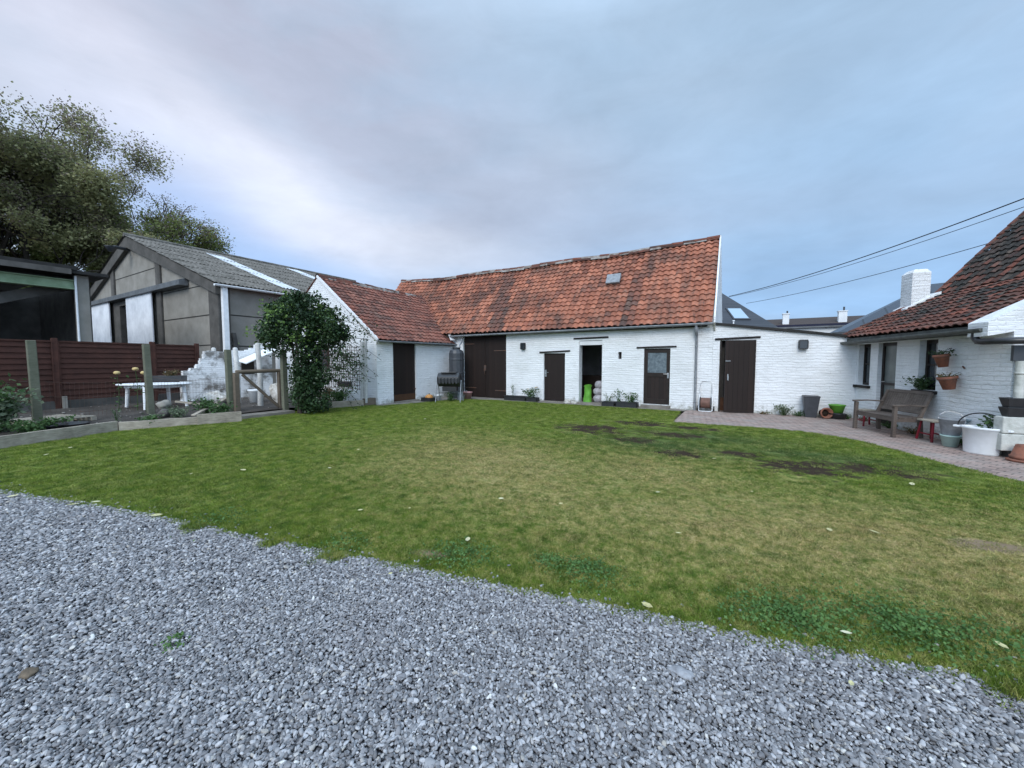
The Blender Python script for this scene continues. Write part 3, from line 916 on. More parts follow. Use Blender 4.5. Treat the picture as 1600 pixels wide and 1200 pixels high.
# =================================================================== MAIN BARN
BARN = thing('brick_barn', 'long whitewashed brick barn with orange pantile roof, dark brown doors and black lintels', 'barn', (-9, 13.9, 0))
FY = 13.9
ops = [(-10.85, -8.6, -0.05, 2.72), (-6.85, -5.95, 0.04, 1.9), (-5.38, -4.5, 0.05, 2.36), (-3.91, -3.79, 1.67, 1.92), (-3.02, -2.17, 0.12, 2.02)]
mb = MB()
X0 = -17.2
wall(mb, (X0, FY, 0), (1, 0, 0), (0, 1, 0), 16.1, -0.1, lambda x: 2.92, 0.32, [(a - X0, b - X0, c, d) for a, b, c, d in ops])
wall(mb, (-17.2, FY + 0.322, 0), (0, 1, 0), (1, 0, 0), 4.9, -0.1, lambda y: 2.9, 0.3, [])
wall(mb, (-1.1, 19.1, 0), (-1, 0, 0), (0, -1, 0), 16.1, -0.1, lambda x: 2.9, 0.3, [])
# left gable triangle
mb.prism([(-17.2, 14.0, 2.9), (-17.2, 19.0, 2.9), (-17.2, 16.5, 5.95)], (0.3, 0, 0), tint=.5)
# right gable with a parapet standing above the tiles, slightly stepped by wear
pr = [(-1.1, FY + 0.001, -0.1), (-1.1, FY + 0.001, 2.75), (-1.1, 16.46, 5.85), (-1.1, 16.62, 5.85), (-1.1, 19.2, 2.8), (-1.1, 19.2, -0.1)]
pq = [(-.905, FY - 0.05, 2.55), (-.905, FY - 0.15, 2.80), (-.905, FY - 0.13, 2.98), (-.905, 16.46, 6.20), (-.905, 16.62, 6.20), (-.905, 19.2, 2.9), (-.905, 19.2, 2.6), (-.905, 16.5, 5.7), (-.905, FY + .1, 2.55)]
xo = lambda y: -.855 - (y - 13.9) * .022
mb.add([(xo(p[1]) - .05, p[1], p[2]) for p in pq] + [(xo(p[1]), p[1], p[2]) for p in pq], [tuple(range(9))[::-1], tuple(range(9, 18))] + [(k, (k + 1) % 9, 9 + (k + 1) % 9, 9 + k) for k in range(9)], 0, False, .5)
mb.prism(pr, (0.19, 0, 0), tint=.5)
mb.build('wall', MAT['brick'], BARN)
sag_b = lambda s, t: t * (-0.10 + 0.20 * math.exp(-s * 14) + 0.12 * math.exp(-(1 - s) * 16) + 0.025 * math.sin(s * 23)) + 0.015 * noise.noise(V((s * 16, t * 4, 1)))
E0 = V((-17.3, 13.68, 2.80)); RG = V((-17.3, 16.5, 6.12))
sl = (RG - E0); SL = sl.length; sl = sl / SL; nn = V((0, -sl.z, sl.y))
mb = MB()


def barn_tint(i, j):
    x = -17.3 + i * 0.222
    z = j / 17
    b = min(.99, max(0, .20 + .56 * rnd.random() + .30 * noise.noise(V((i * .11, j * .16, 5))) + .16 * noise.noise(V((i * .5, j * .12, 9)))))
    if rnd.random() < .04: b = rnd.random()
    # grimy streaks below the valley and the vent, fresher tiles at the eaves end
    if abs(x + 9.6 + 0.9 * (z - .5)) < 0.35: b = rnd.uniform(.82, 1.0)
    elif abs(x + 3.65) < 0.2 and z < .62: b = rnd.uniform(.8, 1.0)
    elif x < -11: b = b * 0.7
    elif x > -3.2: b = 0.12 + b * 0.8
    return b


pantiles(mb, E0, (1, 0, 0), sl, nn, 16.36, SL - 0.05, 0.222, 0.252, amp=.046, lip=.048, tint=barn_tint, sag=sag_b)
roof = mb.build('roof', MAT['tile'], BARN, fixn=False)
mb = MB()
mb.prism([E0 + V((0.02, 0.05, -0.06)), RG + V((0.02, 0, -0.30)), RG + V((0.02, 0, -0.38)), E0 + V((0.02, 0.05, -0.13))], (16.2, 0, 0))
mb.prism([(-17.25, 19.3, 2.75), (-17.25, 16.5, 6.02), (-17.25, 16.5, 5.9), (-17.25, 19.3, 2.65)], (16.1, 0, 0))
mb.build('roof_boarding', MAT['under'], BARN)
mb = MB(); ridge_tiles(mb, (-17.3, 16.5, 6.13), (-0.98, 16.5, 6.13), 0.13, 0.4, 0.25, sag_b)
mb.build('ridge_tiles', [MAT['tile_old'], MAT['mortar']], roof, fixn=False)
# zinc roof vent
pv = hit(959, 439, nn, nn.dot(E0))
mb = MB(); 
A = pv - V((0.27, 0, 0)) - sl * 0.2; 
mb.prism([A + nn * .03, A + sl * .44 + nn * .03, A + sl * .44 + nn * .16, A + nn * .10], (0.54, 0, 0))
mb.box(pv.x - .04, pv.x - .01, pv.y - .0, pv.y + .1, pv.z + .14, pv.z + .20)
mb.build('roof_vent', MAT['zinc'], BARN, bevel=0.01)
mb = MB(); half_gutter(mb, (-11.35, 13.62, 2.72), (-0.9, 13.62, 2.79), 0.07)
for k in range(13):
    x = -11.2 + k * 0.83
    mb.bar((x, 13.56, 2.69), (x, 13.9, 2.72), 0.02, 0.01)
mb.build('gutter', MAT['zinc'], BARN)
mb = MB(); mb.tube([(-1.38, 13.62, 2.72), (-1.38, 13.64, 2.6), (-1.38, 13.80, 2.5), (-1.38, 13.84, 2.4), (-1.38, 13.84, 0.0)], 0.038, 10)
for z in (2.05, 1.05, .25): mb.lathe([(0.046, 0), (0.046, .04)], 10, (-1.38, 13.84, z))
mb.lathe([(.03, -.16), (.07, .04), (.075, .07)], 10, (-1.38, 13.66, 2.58))
mb.build('downpipe', MAT['zinc'], BARN)
# doors
bd = MB(); bd.box(-10.85, -9.735, FY + .08, FY + .13, 0.03, 2.7); bd.box(-9.715, -8.6, FY + .08, FY + .13, 0.03, 2.7)
bd.box(-10.85, -8.6, FY + .131, FY + .16, 0.0, 2.72)
bigd = bd.build('double_door', MAT['door'], BARN)
h = MB()
for x0, x1, z in ((-10.84, -10.3, 2.33), (-9.25, -8.55, 2.02), (-10.84, -10.2, .4), (-9.2, -8.6, .32)):
    h = MB(); h.box(x0, x1, FY + .06, FY + .079, z, z + .035); h.build('strap_hinge', MAT['iron'], bigd)
h = MB(); h.box(-9.77, -9.66, FY + .05, FY + .085, 1.18, 1.42); h.tube([(-9.70, FY + .05, 1.0), (-9.70, FY, 1.05), (-9.70, FY, 1.2), (-9.70, FY + .05, 1.24)], .011, 6)
h.build('handle', MAT['iron'], bigd)
d = MB(); d.box(-6.85, -5.95, FY + .06, FY + .11, 0.05, 1.9)
sd = d.build('door', MAT['door'], BARN)
h = MB(); h.box(-6.83, -6.75, FY + .04, FY + .065, .98, 1.25); h.tube([(-6.79, FY + .03, 1.14), (-6.66, FY + .03, 1.15)], .012, 6); h.lathe([(.014, 0), (.02, .02), (.014, .04)], 8, (-6.79, FY + .03, 1.06))
h.build('handle', MAT['steel'], sd)
# panelled door with lace-curtained window
d = MB(); d.box(-3.02, -2.17, FY + .08, FY + .13, .12, 2.02)
for x0, x1, z0, z1 in ((-3.02, -2.9, .12, 2.02), (-2.29, -2.17, .12, 2.02), (-2.9, -2.29, 1.88, 2.02), (-2.9, -2.29, 1.06, 1.2), (-2.9, -2.29, .12, .3)): d.box(x0, x1, FY + .05, FY + .079, z0, z1)
pd = d.build('glazed_door', MAT['door_flat'], BARN, bevel=.004)
d = MB(); d.box(-2.9, -2.29, FY + .066, FY + .078, 1.2, 1.88); d.build('window_pane', MAT['curtain'], pd)
d = MB(); d.box(-2.9, -2.29, FY + .068, FY + .0795, .3, 1.06); d.build('lower_panel', MAT['door'], pd)
d = MB(); d.box(-2.26, -2.21, FY + .035, FY + .05, 1.02, 1.2); d.tube([(-2.235, FY + .02, 1.16), (-2.38, FY + .01, 1.16)], .012, 6); d.build('handle', MAT['steel'], pd)
for x0, x1, z0, z1, tl in ((-7.04, -5.74, 1.905, 1.965, .05), (-5.6, -4.27, 2.405, 2.465, .02), (-3.27, -1.98, 2.03, 2.085, .02)):
    l = MB(); l.prism([(x0, FY - .035, z0), (x1, FY - .035, z0 + tl), (x1, FY - .035, z1 + tl), (x0, FY - .035, z1)], (0, .2, 0)); l.build('lintel', MAT['lintel'], BARN, bevel=.006)
l = MB(); l.box(-5.375, -4.505, FY + .04, FY + .2, 2.19, 2.35); l.build('transom', MAT['render'], BARN)
l = MB(); l.box(-3.91, -3.79, FY + .12, FY + .14, 1.67, 1.92); l.build('vent_slot', MAT['lintel'], BARN)
for q in ((-3.06, -2.13, FY - .22, FY + .1, -.02, .10), (-5.4, -4.48, FY - .12, FY + .3, -.02, .055), (-6.9, -5.9, FY - .1, FY + .08, -.02, .04)):
    l = MB(); l.box(*q); l.build('doorstep', MAT['path'], BARN, bevel=.01)
# dark things inside the open doorway: floor, partition
l = MB(); l.box(-17, -1.1, 14.24, 19, -.03, .03); l.build('floor', MAT['path'], BARN)
l = MB(); l.box(-4.95, -4.87, 15.8, 15.88, 0.03, 3.4); l.box(-6.5, -3.2, 15.9, 15.94, .03, 1.0); l.build('stall_partition', MAT['door_flat'], BARN)

# wall lanterns
def lantern(x, y, z, label, rz=0, w=.17, hh=.27):
    t = thing('wall_lantern', label, 'lantern', (x, y, z), rz, group='black lanterns on the white walls')
    M = WM[t.name]
    b = MB(M)
    b.box(-w / 2, w / 2, -.02, .0, 0, hh)
    b.box(-w / 2, w / 2, -.13, -.02, hh - .03, hh)
    b.box(-w / 2, w / 2, -.13, -.02, 0, .03)
    for sx in (-1, 1):
        for yy in (-.13, -.035):
            b.box(sx * w / 2 - .012, sx * w / 2 + .012, yy, yy + .015, .03, hh - .03)
    b.build('frame', MAT['pvc_black'], t)
    g = MB(M); g.box(-w / 2 + .012, w / 2 - .012, -.115, -.022, .03, hh - .03); g.build('glass', MAT['glass'], t)
    g = MB(M); g.tube([(0, -.085, .03), (0, -.085, hh * .55)], [.018, .012], 8); g.build('bulb', MAT['pvc_white'], t)
    return t


lantern(-7.76, FY, 2.06, 'black lantern on the barn wall between the double doors and the low brown door')

# plants etc. along the facade ------------------------------------------------
def trough(x0, x1, y, hgt, label, group='black troughs along the barn wall'):
    t = thing('plant_trough', label, 'planter', ((x0 + x1) / 2, y, 0), group=group)
    b = MB()
    d_ = .13
    for yy0, yy1, xx0, xx1 in ((y - d_, y - d_ + .02, x0, x1), (y + d_ - .02, y + d_, x0, x1), (y - d_, y + d_, x0, x0 + .02), (y - d_, y + d_, x1 - .02, x1)):
        b.box(xx0, xx1, yy0, yy1, .009, hgt)
    b.box(x0 - .015, x1 + .015, y - d_ - .015, y - d_ + .005, hgt - .03, hgt + .003)
    b.build('tub', MAT['pvc_black'], t, bevel=.004)
    s_ = MB(); s_.box(x0 + .02, x1 - .02, y - d_ + .02, y + d_ - .02, .01, hgt - .03); s_.build('soil', MAT['soilpot'], t)
    return t


trough(-8.45, -7.45, 13.62, .19, 'long black trough beside the double barn doors')
trough(-7.42, -6.95, 13.60, .17, 'short black trough next to the low brown door')
trough(-4.35, -3.9, 13.58, .17, 'short black trough just beside the open barn doorway')
trough(-3.86, -3.12, 13.58, .19, 'black trough below the slot vent, next to the glazed door')
plant('shrub', 'thin pale shrub in the long black trough beside the double doors', 'shrub', (-8.1, 13.62, .15), .62, .2, 60, .05, 'leaf_grey', 4)
plant('flowering_plant', 'bushy plant with pale yellow blooms between two black troughs', 'plant', (-7.25, 13.6, .12), .42, .42, 420, .06, 'leaf_plant', 12, 'yellowpetal', 3, .065)
plant('flowering_plant', 'small trailing plant with pink blossom in the short trough by the open doorway', 'plant', (-4.15, 13.58, .14), .3, .25, 120, .05, 'leaf_grey', 8)
plant('shrub', 'small leafy shrub in the black trough under the slot vent', 'shrub', (-3.78, 13.58, .14), .5, .18, 110, .06, 'leaf_plant', 5)
plant('flowering_plant', 'rounded plant with a white blossom in the trough beside the glazed door', 'plant', (-3.35, 13.58, .14), .4, .3, 300, .06, 'leaf_plant', 10, 'whitepetal', 1, .05)


def rock(name, label, c, r, mat, cat='stone', flat=.7, sx=1, group=None, seed=0):
    b = MB()
    n1, n2 = 18, 12
    vs = []
    for i in range(n2 + 1):
        th = math.pi * i / n2
        for k in range(n1):
            a = 2 * math.pi * k / n1
            p = V((math.sin(th) * math.cos(a), math.sin(th) * math.sin(a), math.cos(th)))
            q = 1 + .38 * noise.noise(p * 1.6 + V((seed, 0, 0))) + .14 * noise.noise(p * 5 + V((seed, 2, 0)))
            vs.append(V(c) + V((p.x * r * sx * q, p.y * r * q, p.z * r * flat * q)))
    fs = [(i * n1 + k, (i + 1) * n1 + k, (i + 1) * n1 + (k + 1) % n1, i * n1 + (k + 1) % n1) for i in range(n2) for k in range(n1)]
    b.add(vs, fs, 0, True, .5)
    o = b.build(name, mat)
    return tag(o, label, cat, group)


rock('limestone', 'small pale stone at the foot of the wall beside the open barn doorway', (-5.72, 13.62, .07), .13, MAT['stone'], sx=1.2, seed=3)
rock('limestone', 'smaller flat stone touching the pale stone by the open doorway', (-5.45, 13.58, .05), .09, MAT['stone'], sx=1.3, seed=9)
rock('limestone', 'white pebble in front of the pink bucket', (-10.15, 12.95, .04), .055, MAT['stone'], seed=4)

# sacks and green bag in the doorway
def sack(c, w, d_, hgt, seed, mb):
    n1, n2 = 20, 12
    vs = []
    for i in range(n2 + 1):
        t_ = i / n2
        rr = (math.sin(math.pi * min(max(t_, .02), .98)) ** .35)
        for k in range(n1):
            a = 2 * math.pi * k / n1
            q = 1 + .13 * noise.noise(V((math.cos(a) * 2 + seed, math.sin(a) * 2, t_ * 4)))
            vs.append(V(c) + V((math.cos(a) * w * rr * q, math.sin(a) * d_ * rr * q, t_ * hgt)))
    mb.add(vs, [(i * n1 + k, i * n1 + (k + 1) % n1, (i + 1) * n1 + (k + 1) % n1, (i + 1) * n1 + k) for i in range(n2) for k in range(n1)], 0, True, .5)


for k, (x, y, z, w, lab) in enumerate(((-4.72, 14.22, .035, .2, 'pale grey sack, lowest of the pile inside the open barn doorway'), (-4.74, 14.24, .30, .19, 'pale grey sack in the middle of the pile inside the open doorway'), (-4.70, 14.25, .55, .18, 'pale grey sack on top of the pile inside the open doorway'))):
    m_ = MB(); sack((x, y, z), w, .17, .31, k * 5, m_); tag(m_.build('sack', MAT['sack']), lab, 'sack', 'pale sacks piled in the barn doorway')
# green plastic bag: tapering, crumpled, open collar
b = MB(); vs = []
n1, n2 = 22, 10
for i in range(n2 + 1):
    t_ = i / n2; rr = .17 - .06 * t_ + (.05 if i == n2 else 0)
    for k in range(n1):
        a = 2 * math.pi * k / n1
        q = 1 + .22 * noise.noise(V((math.cos(a) * 1.6, math.sin(a) * 1.6, t_ * 3)))
        vs.append(V((-5.1, 14.1, .04 + t_ * .62 + (.07 * math.cos(a + 1) if i == n2 else 0))) + V((math.cos(a) * rr * q, math.sin(a) * rr * q * .8, 0)))
b.add(vs, [(i * n1 + k, i * n1 + (k + 1) % n1, (i + 1) * n1 + (k + 1) % n1, (i + 1) * n1 + k) for i in range(n2) for k in range(n1)], 0, True, .5)
tag(b.build('plastic_bag', MAT['lime']), 'crumpled bright green plastic bag standing in the open barn doorway', 'bag')

# =================================================================== SMALL SHED WING
SHED = thing('brick_shed', 'low whitewashed brick shed with gable end and red-brown tile roof, joined to the long barn', 'shed', (-14.0, 11.5, 0))
SX = -11.45; GY = 9.62
mb = MB()
wall(mb, (SX, GY, 0), (0, 1, 0), (-1, 0, 0), 4.26, -.1, lambda y: 2.40, .3, [(10.38 - GY, 11.58 - GY, -.05, 2.32)])
mb.prism([(SX - .302, GY, -.1), (SX - .302, GY, 2.42), (-14.8, GY, 4.98), (-18.13, GY, 2.42), (-18.13, GY, -.1)], (0, .3, 0), tint=.5)
mb.prism([(SX - .0, GY + .002, 2.40), (SX - .302, GY + .002, 2.65), (SX - .302, GY + .002, 2.40)], (0, .29, 0), tint=.5)
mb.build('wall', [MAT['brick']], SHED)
e1 = V((SX + .16, GY - .05, 2.36)); rg = V((-14.8, GY - .05, 4.98))
sl2 = rg - e1; S2 = sl2.length; sl2 /= S2; n2_ = V((sl2.z, 0, -sl2.x))
mb = MB()
pantiles(mb, e1, (0, 1, 0), sl2, n2_, 6.0, S2 - .04, .235, .262, amp=.030, lip=.036, jit=.9, sag=lambda s, t: -.03 * math.sin(math.pi * s) * t)
e1b = V((-18.35, GY - .05, 2.36)); sl3 = rg - e1b; S3 = sl3.length; sl3 /= S3; n3_ = V((-sl3.z, 0, sl3.x))
pantiles(mb, e1b + V((0, 6.0, 0)), (0, -1, 0), sl3, n3_, 6.0, S3 - .04, .235, .262, amp=.022, lip=.03, jit=.8)
sroof = mb.build('roof', MAT['tile_red'], SHED, fixn=False)
mb = MB(); ridge_tiles(mb, (-14.8, GY - .05, 4.99), (-14.8, 15.3, 4.93), .12, .36, .25); mb.build('ridge_tiles', [MAT['tile_old'], MAT['mortar']], sroof, fixn=False)
mb = MB()
mb.prism([e1 + V((-.05, .08, -.02)), rg + V((0, .08, -.04)), rg + V((0, .08, -.12)), e1 + V((-.05, .08, -.09))], (0, 5.8, 0))
mb.prism([e1b + V((.05, .08, -.02)), rg + V((0, .08, -.04)), rg + V((0, .08, -.12)), e1b + V((.05, .08, -.09))], (0, 5.8, 0))
mb.build('roof_boarding', MAT['under'], SHED)
# pointed mortar along the verge
mb = MB(); mb.bar(e1 + V((-.02, -.0, .0)), rg + V((0, 0, -.0)), .055, .09)
mb.build('verge_mortar', MAT['render'], SHED)
# lead valley where the two roofs meet
vl = MB()
va = atY(711, 536, 13.62)
pts = [V((SX + .2, 13.66, 2.52)), V((SX - .05, 13.8, 2.80)), V((SX - .3, 13.95, 3.05))]
for a_, b_ in zip(pts[:-1], pts[1:]): vl.bar(a_, b_, .2, .05)
vl.build('valley_mortar', MAT['render'], SHED)
mb = MB(); half_gutter(mb, (SX + .2, GY - .12, 2.33), (SX + .2, 13.95, 2.36), .065)
mb.build('gutter', MAT['zinc'], SHED)
mb = MB(); mb.box(SX - .12, SX - .07, 10.38, 11.58, .05, 2.32)
dd = mb.build('door', MAT['door'], SHED)
mb = MB(); mb.box(SX - .069, SX - .055, 10.39, 11.57, .06, .30); mb.build('kickboard', MAT['door_foot'], dd)
mb = MB(); mb.box(SX - .07, SX - .03, 10.36, 10.44, 1.15, 1.3); mb.build('latch', MAT['iron'], dd)
mb = MB(); mb.box(SX - .07, SX - .03, 11.5, 11.6, .45, .5); mb.build('hinge', MAT['iron'], dd)
mb = MB(); mb.box(SX - .1, SX + .12, 10.36, 11.6, -.02, .045); mb.build('doorstep', MAT['path'], SHED, bevel=.01)
mb = MB(); mb.box(-13.72, -12.86, GY - .02, GY + .01, .60, .80)
for k in range(6): mb.box(-13.7, -12.88, GY - .04, GY - .02, .62 + k * .03, .635 + k * .03)
mb.build('vent_grille', MAT['dark_grey'], SHED)
mb = MB(); mb.box(-15.2, -14.2, GY - .03, GY + .01, 1.35, 2.25); w_ = mb.build('window', MAT['door_flat'], SHED)
mb = MB(); mb.box(-15.12, -14.28, GY - .04, GY - .031, 1.43, 2.17); mb.build('pane', MAT['glass'], w_)
mb = MB(); mb.box(-15.3, -14.1, GY - .08, GY - .001, 1.27, 1.345); mb.build('window_sill', MAT['render'], w_)

# wire aviary panel in front of the gable
TR = thing('wire_trellis', 'rusty square-mesh wire panel between whitewashed posts in front of the shed gable', 'trellis', (-13.4, 9.2, .1))
mb = MB()
x = -14.7
while x <= -11.86:
    mb.tube([(x, 9.25, .55), (x + rnd.gauss(0, .01), 9.25, 2.15 + rnd.uniform(-.05, .05))], .009, 4, cap=False); x += .125
z = .6
while z <= 2.15:
    mb.tube([(-14.75, 9.24, z), (-11.85, 9.24, z + rnd.gauss(0, .01))], .009, 4, cap=False); z += .125
mb.build('wire_mesh', MAT['iron'], TR)
for x, w_, h_, m_ in ((-11.80, .11, 2.3, 'whitepost'), (-11.62, .08, 2.4, 'whitepost'), (-14.75, .10, 2.2, 'whitepost')):
    mb = MB(); mb.bar((x, 9.25, .1), (x + .03, 9.27, h_), w_, w_); mb.build('post', MAT[m_], TR, bevel=.01)
mb = MB(); mb.box(-14.7, -11.87, 9.2, 9.3, .1, .55); mb.build('plinth', MAT['brick_dirty'], TR)

# dark rain tank in the corner
tc = V((-10.72, 13.25, 0))
T = thing('water_tank', 'tall charcoal plastic rainwater tank in the corner beside the double barn doors', 'water tank', tc)
mb = MB()
pf = [(.30, .01), (.325, .04), (.325, .5), (.335, .52), (.335, .56), (.325, .58), (.325, 1.05), (.335, 1.07), (.335, 1.11), (.325, 1.13), (.325, 1.62), (.335, 1.64), (.335, 1.68), (.325, 1.70), (.325, 1.92), (.27, 2.05), (.16, 2.1), (.16, 2.14)]
mb.lathe(pf, 14, tc, smooth=False)
mb.build('barrel', MAT['dark_grey'], T, bevel=.006)
mb = MB(); mb.lathe([(.17, 2.14), (.17, 2.17), (.1, 2.19)], 18, tc); mb.build('lid', MAT['pvc_black'], T)
mb = MB(); mb.tube([tc + V((.1, .1, 2.17)), tc + V((.1, .1, 2.3)), tc + V((.02, .35, 2.42)), tc + V((-.1, .48, 2.6))], .035, 8); mb.build('inlet_pipe', MAT['zinc'], T)

# compost tumbler
cc = onG(700, 628); cc = V((cc.x, cc.y + .1, 0))
T = thing('compost_tumbler', 'black six-sided compost drum on bent grey tube legs in front of the charcoal water tank', 'compost bin', cc, R(28))
M = WM[T.name]
b = MB(M)
n = 8; L2 = .44
for sgn in (1,):
    vs = []
    for xx in (-L2, -L2 * .92, L2 * .92, L2):
        rr = .30 if abs(xx) < L2 * .95 else .25
        for k in range(n):
            a = 2 * math.pi * (k + .5) / n
            vs.append((xx, math.cos(a) * rr, .87 + math.sin(a) * rr * .95))
    fs = [(i * n + k, i * n + (k + 1) % n, (i + 1) * n + (k + 1) % n, (i + 1) * n + k) for i in range(3) for k in range(n)]
    fs += [tuple(range(n)), tuple(range(3 * n, 4 * n))]
    b.add(vs, fs)
b.build('drum', MAT['pvc_black'], T, bevel=.012)
b = MB(M)
for k in range(6):
    b.box(-.36 + k * .13, -.28 + k * .13, -.33, -.27, .72, .93)
b.box(-.3, .3, -.2, .2, 1.15, 1.175)
b.build('rib', MAT['pvc_black'], T, bevel=.01)
b = MB(M); b.box(-.26, .3, -.14, .18, .42, .60); b.build('tray', MAT['pvc_black'], T, bevel=.01)
for sx in (-1, 1):
    b = MB(M); b.tube([(sx * .48, -.34, .009), (sx * .47, -.2, .45), (sx * .47, -.06, .84), (sx * .47, .06, .84), (sx * .47, .2, .45), (sx * .48, .34, .009)], .018, 8); b.build('leg', MAT['zinc'], T)
b = MB(M); b.tube([(-.47, 0, .84), (.47, 0, .84)], .015, 8); b.build('axle', MAT['zinc'], T)
b = MB(M); b.tube([(-.475, .22, .35), (.475, .22, .35)], .014, 8); b.build('stretcher', MAT['zinc'], T)


def pot(name, label, cat, c, r0, r1, hgt, mat, rim=.012, soil=True, group=None, n=24, handle=None, M=None, inner=None):
    t = thing(name, label, cat, c, group=group)
    b = MB()
    b.lathe([(r0, 0.005), (r1 * .97, hgt * .86), (r1 * .97 + rim, hgt * .87), (r1 + rim, hgt), (r1 * .9, hgt), (r1 * .86, hgt * .8)], n, c)
    b.build('body', MAT[mat], t, fixn=False)
    if soil:
        s_ = MB(); s_.lathe([(r1 * .5, hgt * .7), (r1 * .86, hgt * .82), (r1 * .5, hgt * .86)], n, c); s_.build('soil', MAT['soilpot'], t)
    if handle:
        h_ = MB(); pts = []
        for k in range(13):
            a = math.pi * k / 12
            pts.append(V(c) + V((math.cos(a) * (r1 + .01) * handle[1], math.cos(a) * (r1 + .01) * handle[2], hgt * .93 + math.sin(a) * handle[0])))
        h_.tube(pts, .006, 6); h_.build('handle', MAT['iron'], t)
    return t


p = onG(728, 624); pot('bucket', 'dusty pink tapered bucket beside the double barn doors', 'bucket', (p.x, p.y + .12, 0.008), .14, .19, .30, 'pink', soil=False)
p = onG(682, 626); pot('plant_pot', 'small white pot beside the tray holding the pumpkin', 'pot', (p.x, p.y + .1, 0.008), .11, .15, .22, 'pvc_white')
# black tray with pumpkin
p = onG(666, 628); p = V((p.x - .05, p.y + .2, 0.008))
T = thing('crate', 'low black tray holding an orange pumpkin by the shed wall', 'crate', p)
b = MB(WM[T.name])
for q in ((-.25, .25, -.18, -.16), (-.25, .25, .16, .18), (-.25, -.23, -.16, .16), (.23, .25, -.16, .16)): b.box(*q, .0, .15)
b.box(-.23, .23, -.16, .16, 0, .02); b.build('tray', MAT['pvc_black'], T)
T = thing('pumpkin', 'orange ribbed pumpkin resting in the low black tray', 'pumpkin', p + V((0.02, 0, .02)))
b = MB(WM[T.name]); vs = []
for i in range(13):
    th = math.pi * i / 12
    for k in range(32):
        a = 2 * math.pi * k / 32
        q = 1 + .07 * abs(math.cos(a * 4))
        vs.append((math.sin(th) * math.cos(a) * .155 * q, math.sin(th) * math.sin(a) * .145 * q, .135 - math.cos(th) * .12))
b.add(vs, [(i * 32 + k, i * 32 + (k + 1) % 32, (i + 1) * 32 + (k + 1) % 32, (i + 1) * 32 + k) for i in range(12) for k in range(32)], 0, True, .5)
b.build('body', MAT['pumpkin'], T)
b = MB(WM[T.name]); b.tube([(0, 0, .24), (.01, 0, .28), (.04, 0, .30)], [.02, .014, .012], 6); b.build('stalk', MAT['leaf_dry'], T)
# watering can
p = onG(717, 626); p = V((p.x, p.y + .1, 0.008))
T = thing('watering_can', 'bluish grey watering can between the compost drum and the pink bucket', 'watering can', p)
M = WM[T.name]
b = MB(M); b.lathe([(.13, 0), (.135, .02), (.11, .26), (.09, .3)], 20); b.build('body', MAT['zinc'], T)
b = MB(M); b.tube([(.1, 0, .05), (.22, 0, .2), (.3, 0, .36)], [.02, .016, .014], 8); b.lathe([(.014, 0), (.045, .04)], 12, (.305, 0, .36)); b.build('spout', MAT['zinc'], T)
b = MB(M); b.tube([(-.12, 0, .08), (-.2, 0, .2), (-.12, 0, .4), (0, 0, .42), (.07, 0, .3)], .009, 6); b.build('handle', MAT['zinc'], T)
plant('weed', 'low clump of nettles under the compost drum', 'weed', (cc.x - .1, cc.y + .15, 0), .38, .35, 240, .06, 'leaf_plant', 12)

# =================================================================== LEAN-TO WALL WITH AJAR DOOR
a0 = V((-.91, 13.88, 0)); a1 = V((2.62, 14.2, 0)); AL = (a1 - a0).length; ad = (a1 - a0) / AL; an = V((-ad.y, ad.x, 0))
ANX = thing('lean_to_outbuilding', 'whitewashed brick lean-to with sloping dark roof edge and one dark door standing ajar', 'outbuilding', (.9, 14.0, 0))
topf = lambda x: 2.74 - 0.145 * x + .01 * math.sin(x * 3)
mb = MB()
wall(mb, a0, ad, an, AL + .3, -.1, topf, .28, [(.20, 1.16, -.02, 2.24)], extra_x=(1.8, 2.6, 3.2))
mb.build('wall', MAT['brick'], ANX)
mb = MB()
for x0_, x1_ in ((-.03, 1.2), (1.2, 2.4), (2.4, 3.5)):
    A_, B_ = a0 + ad * x0_, a0 + ad * x1_
    z0_, z1_ = topf(x0_), topf(x1_)
    vs = [A_ - an * .08 + V((0, 0, z0_)), B_ - an * .08 + V((0, 0, z1_)), B_ + an * 4.5 + V((0, 0, z1_ - .1)), A_ + an * 4.5 + V((0, 0, z0_ - .1))]
    mb.add(vs + [v + V((0, 0, .07)) for v in vs], [(0, 1, 2, 3), (4, 5, 6, 7), (0, 1, 5, 4), (1, 2, 6, 5), (2, 3, 7, 6), (3, 0, 4, 7)])
mb.build('roof', MAT['tarred'], ANX)
mb = MB(); wall(mb, a0 + an * 4.3 , ad, an, AL + .3, -.1, lambda x: 2.2, .2, []); mb.box(-.8, -.6, 14.3, 18, -.1, 2.4); mb.build('back_wall', MAT['concrete_dark'], ANX)
l = MB(); A_ = a0 - an * .03 + ad * .05; l.prism([A_ + V((0, 0, 2.245)), A_ + ad * 1.22 + V((0, 0, 2.29)), A_ + ad * 1.22 + V((0, 0, 2.35)), A_ + V((0, 0, 2.31))], an * .2); l.build('lintel', MAT['lintel'], ANX, bevel=.006)
l = MB(); o__ = a0 + ad * .195 - an * .006; l.prism([o__ + V((0, 0, .0)), o__ + ad * .05, o__ + ad * .05 + V((0, 0, 2.235)), o__ + V((0, 0, 2.235))], an * .285); l.build('jamb_shade_board', MAT['door_flat'], ANX)  # added dark lining; its colour puts shade on the jamb reveal
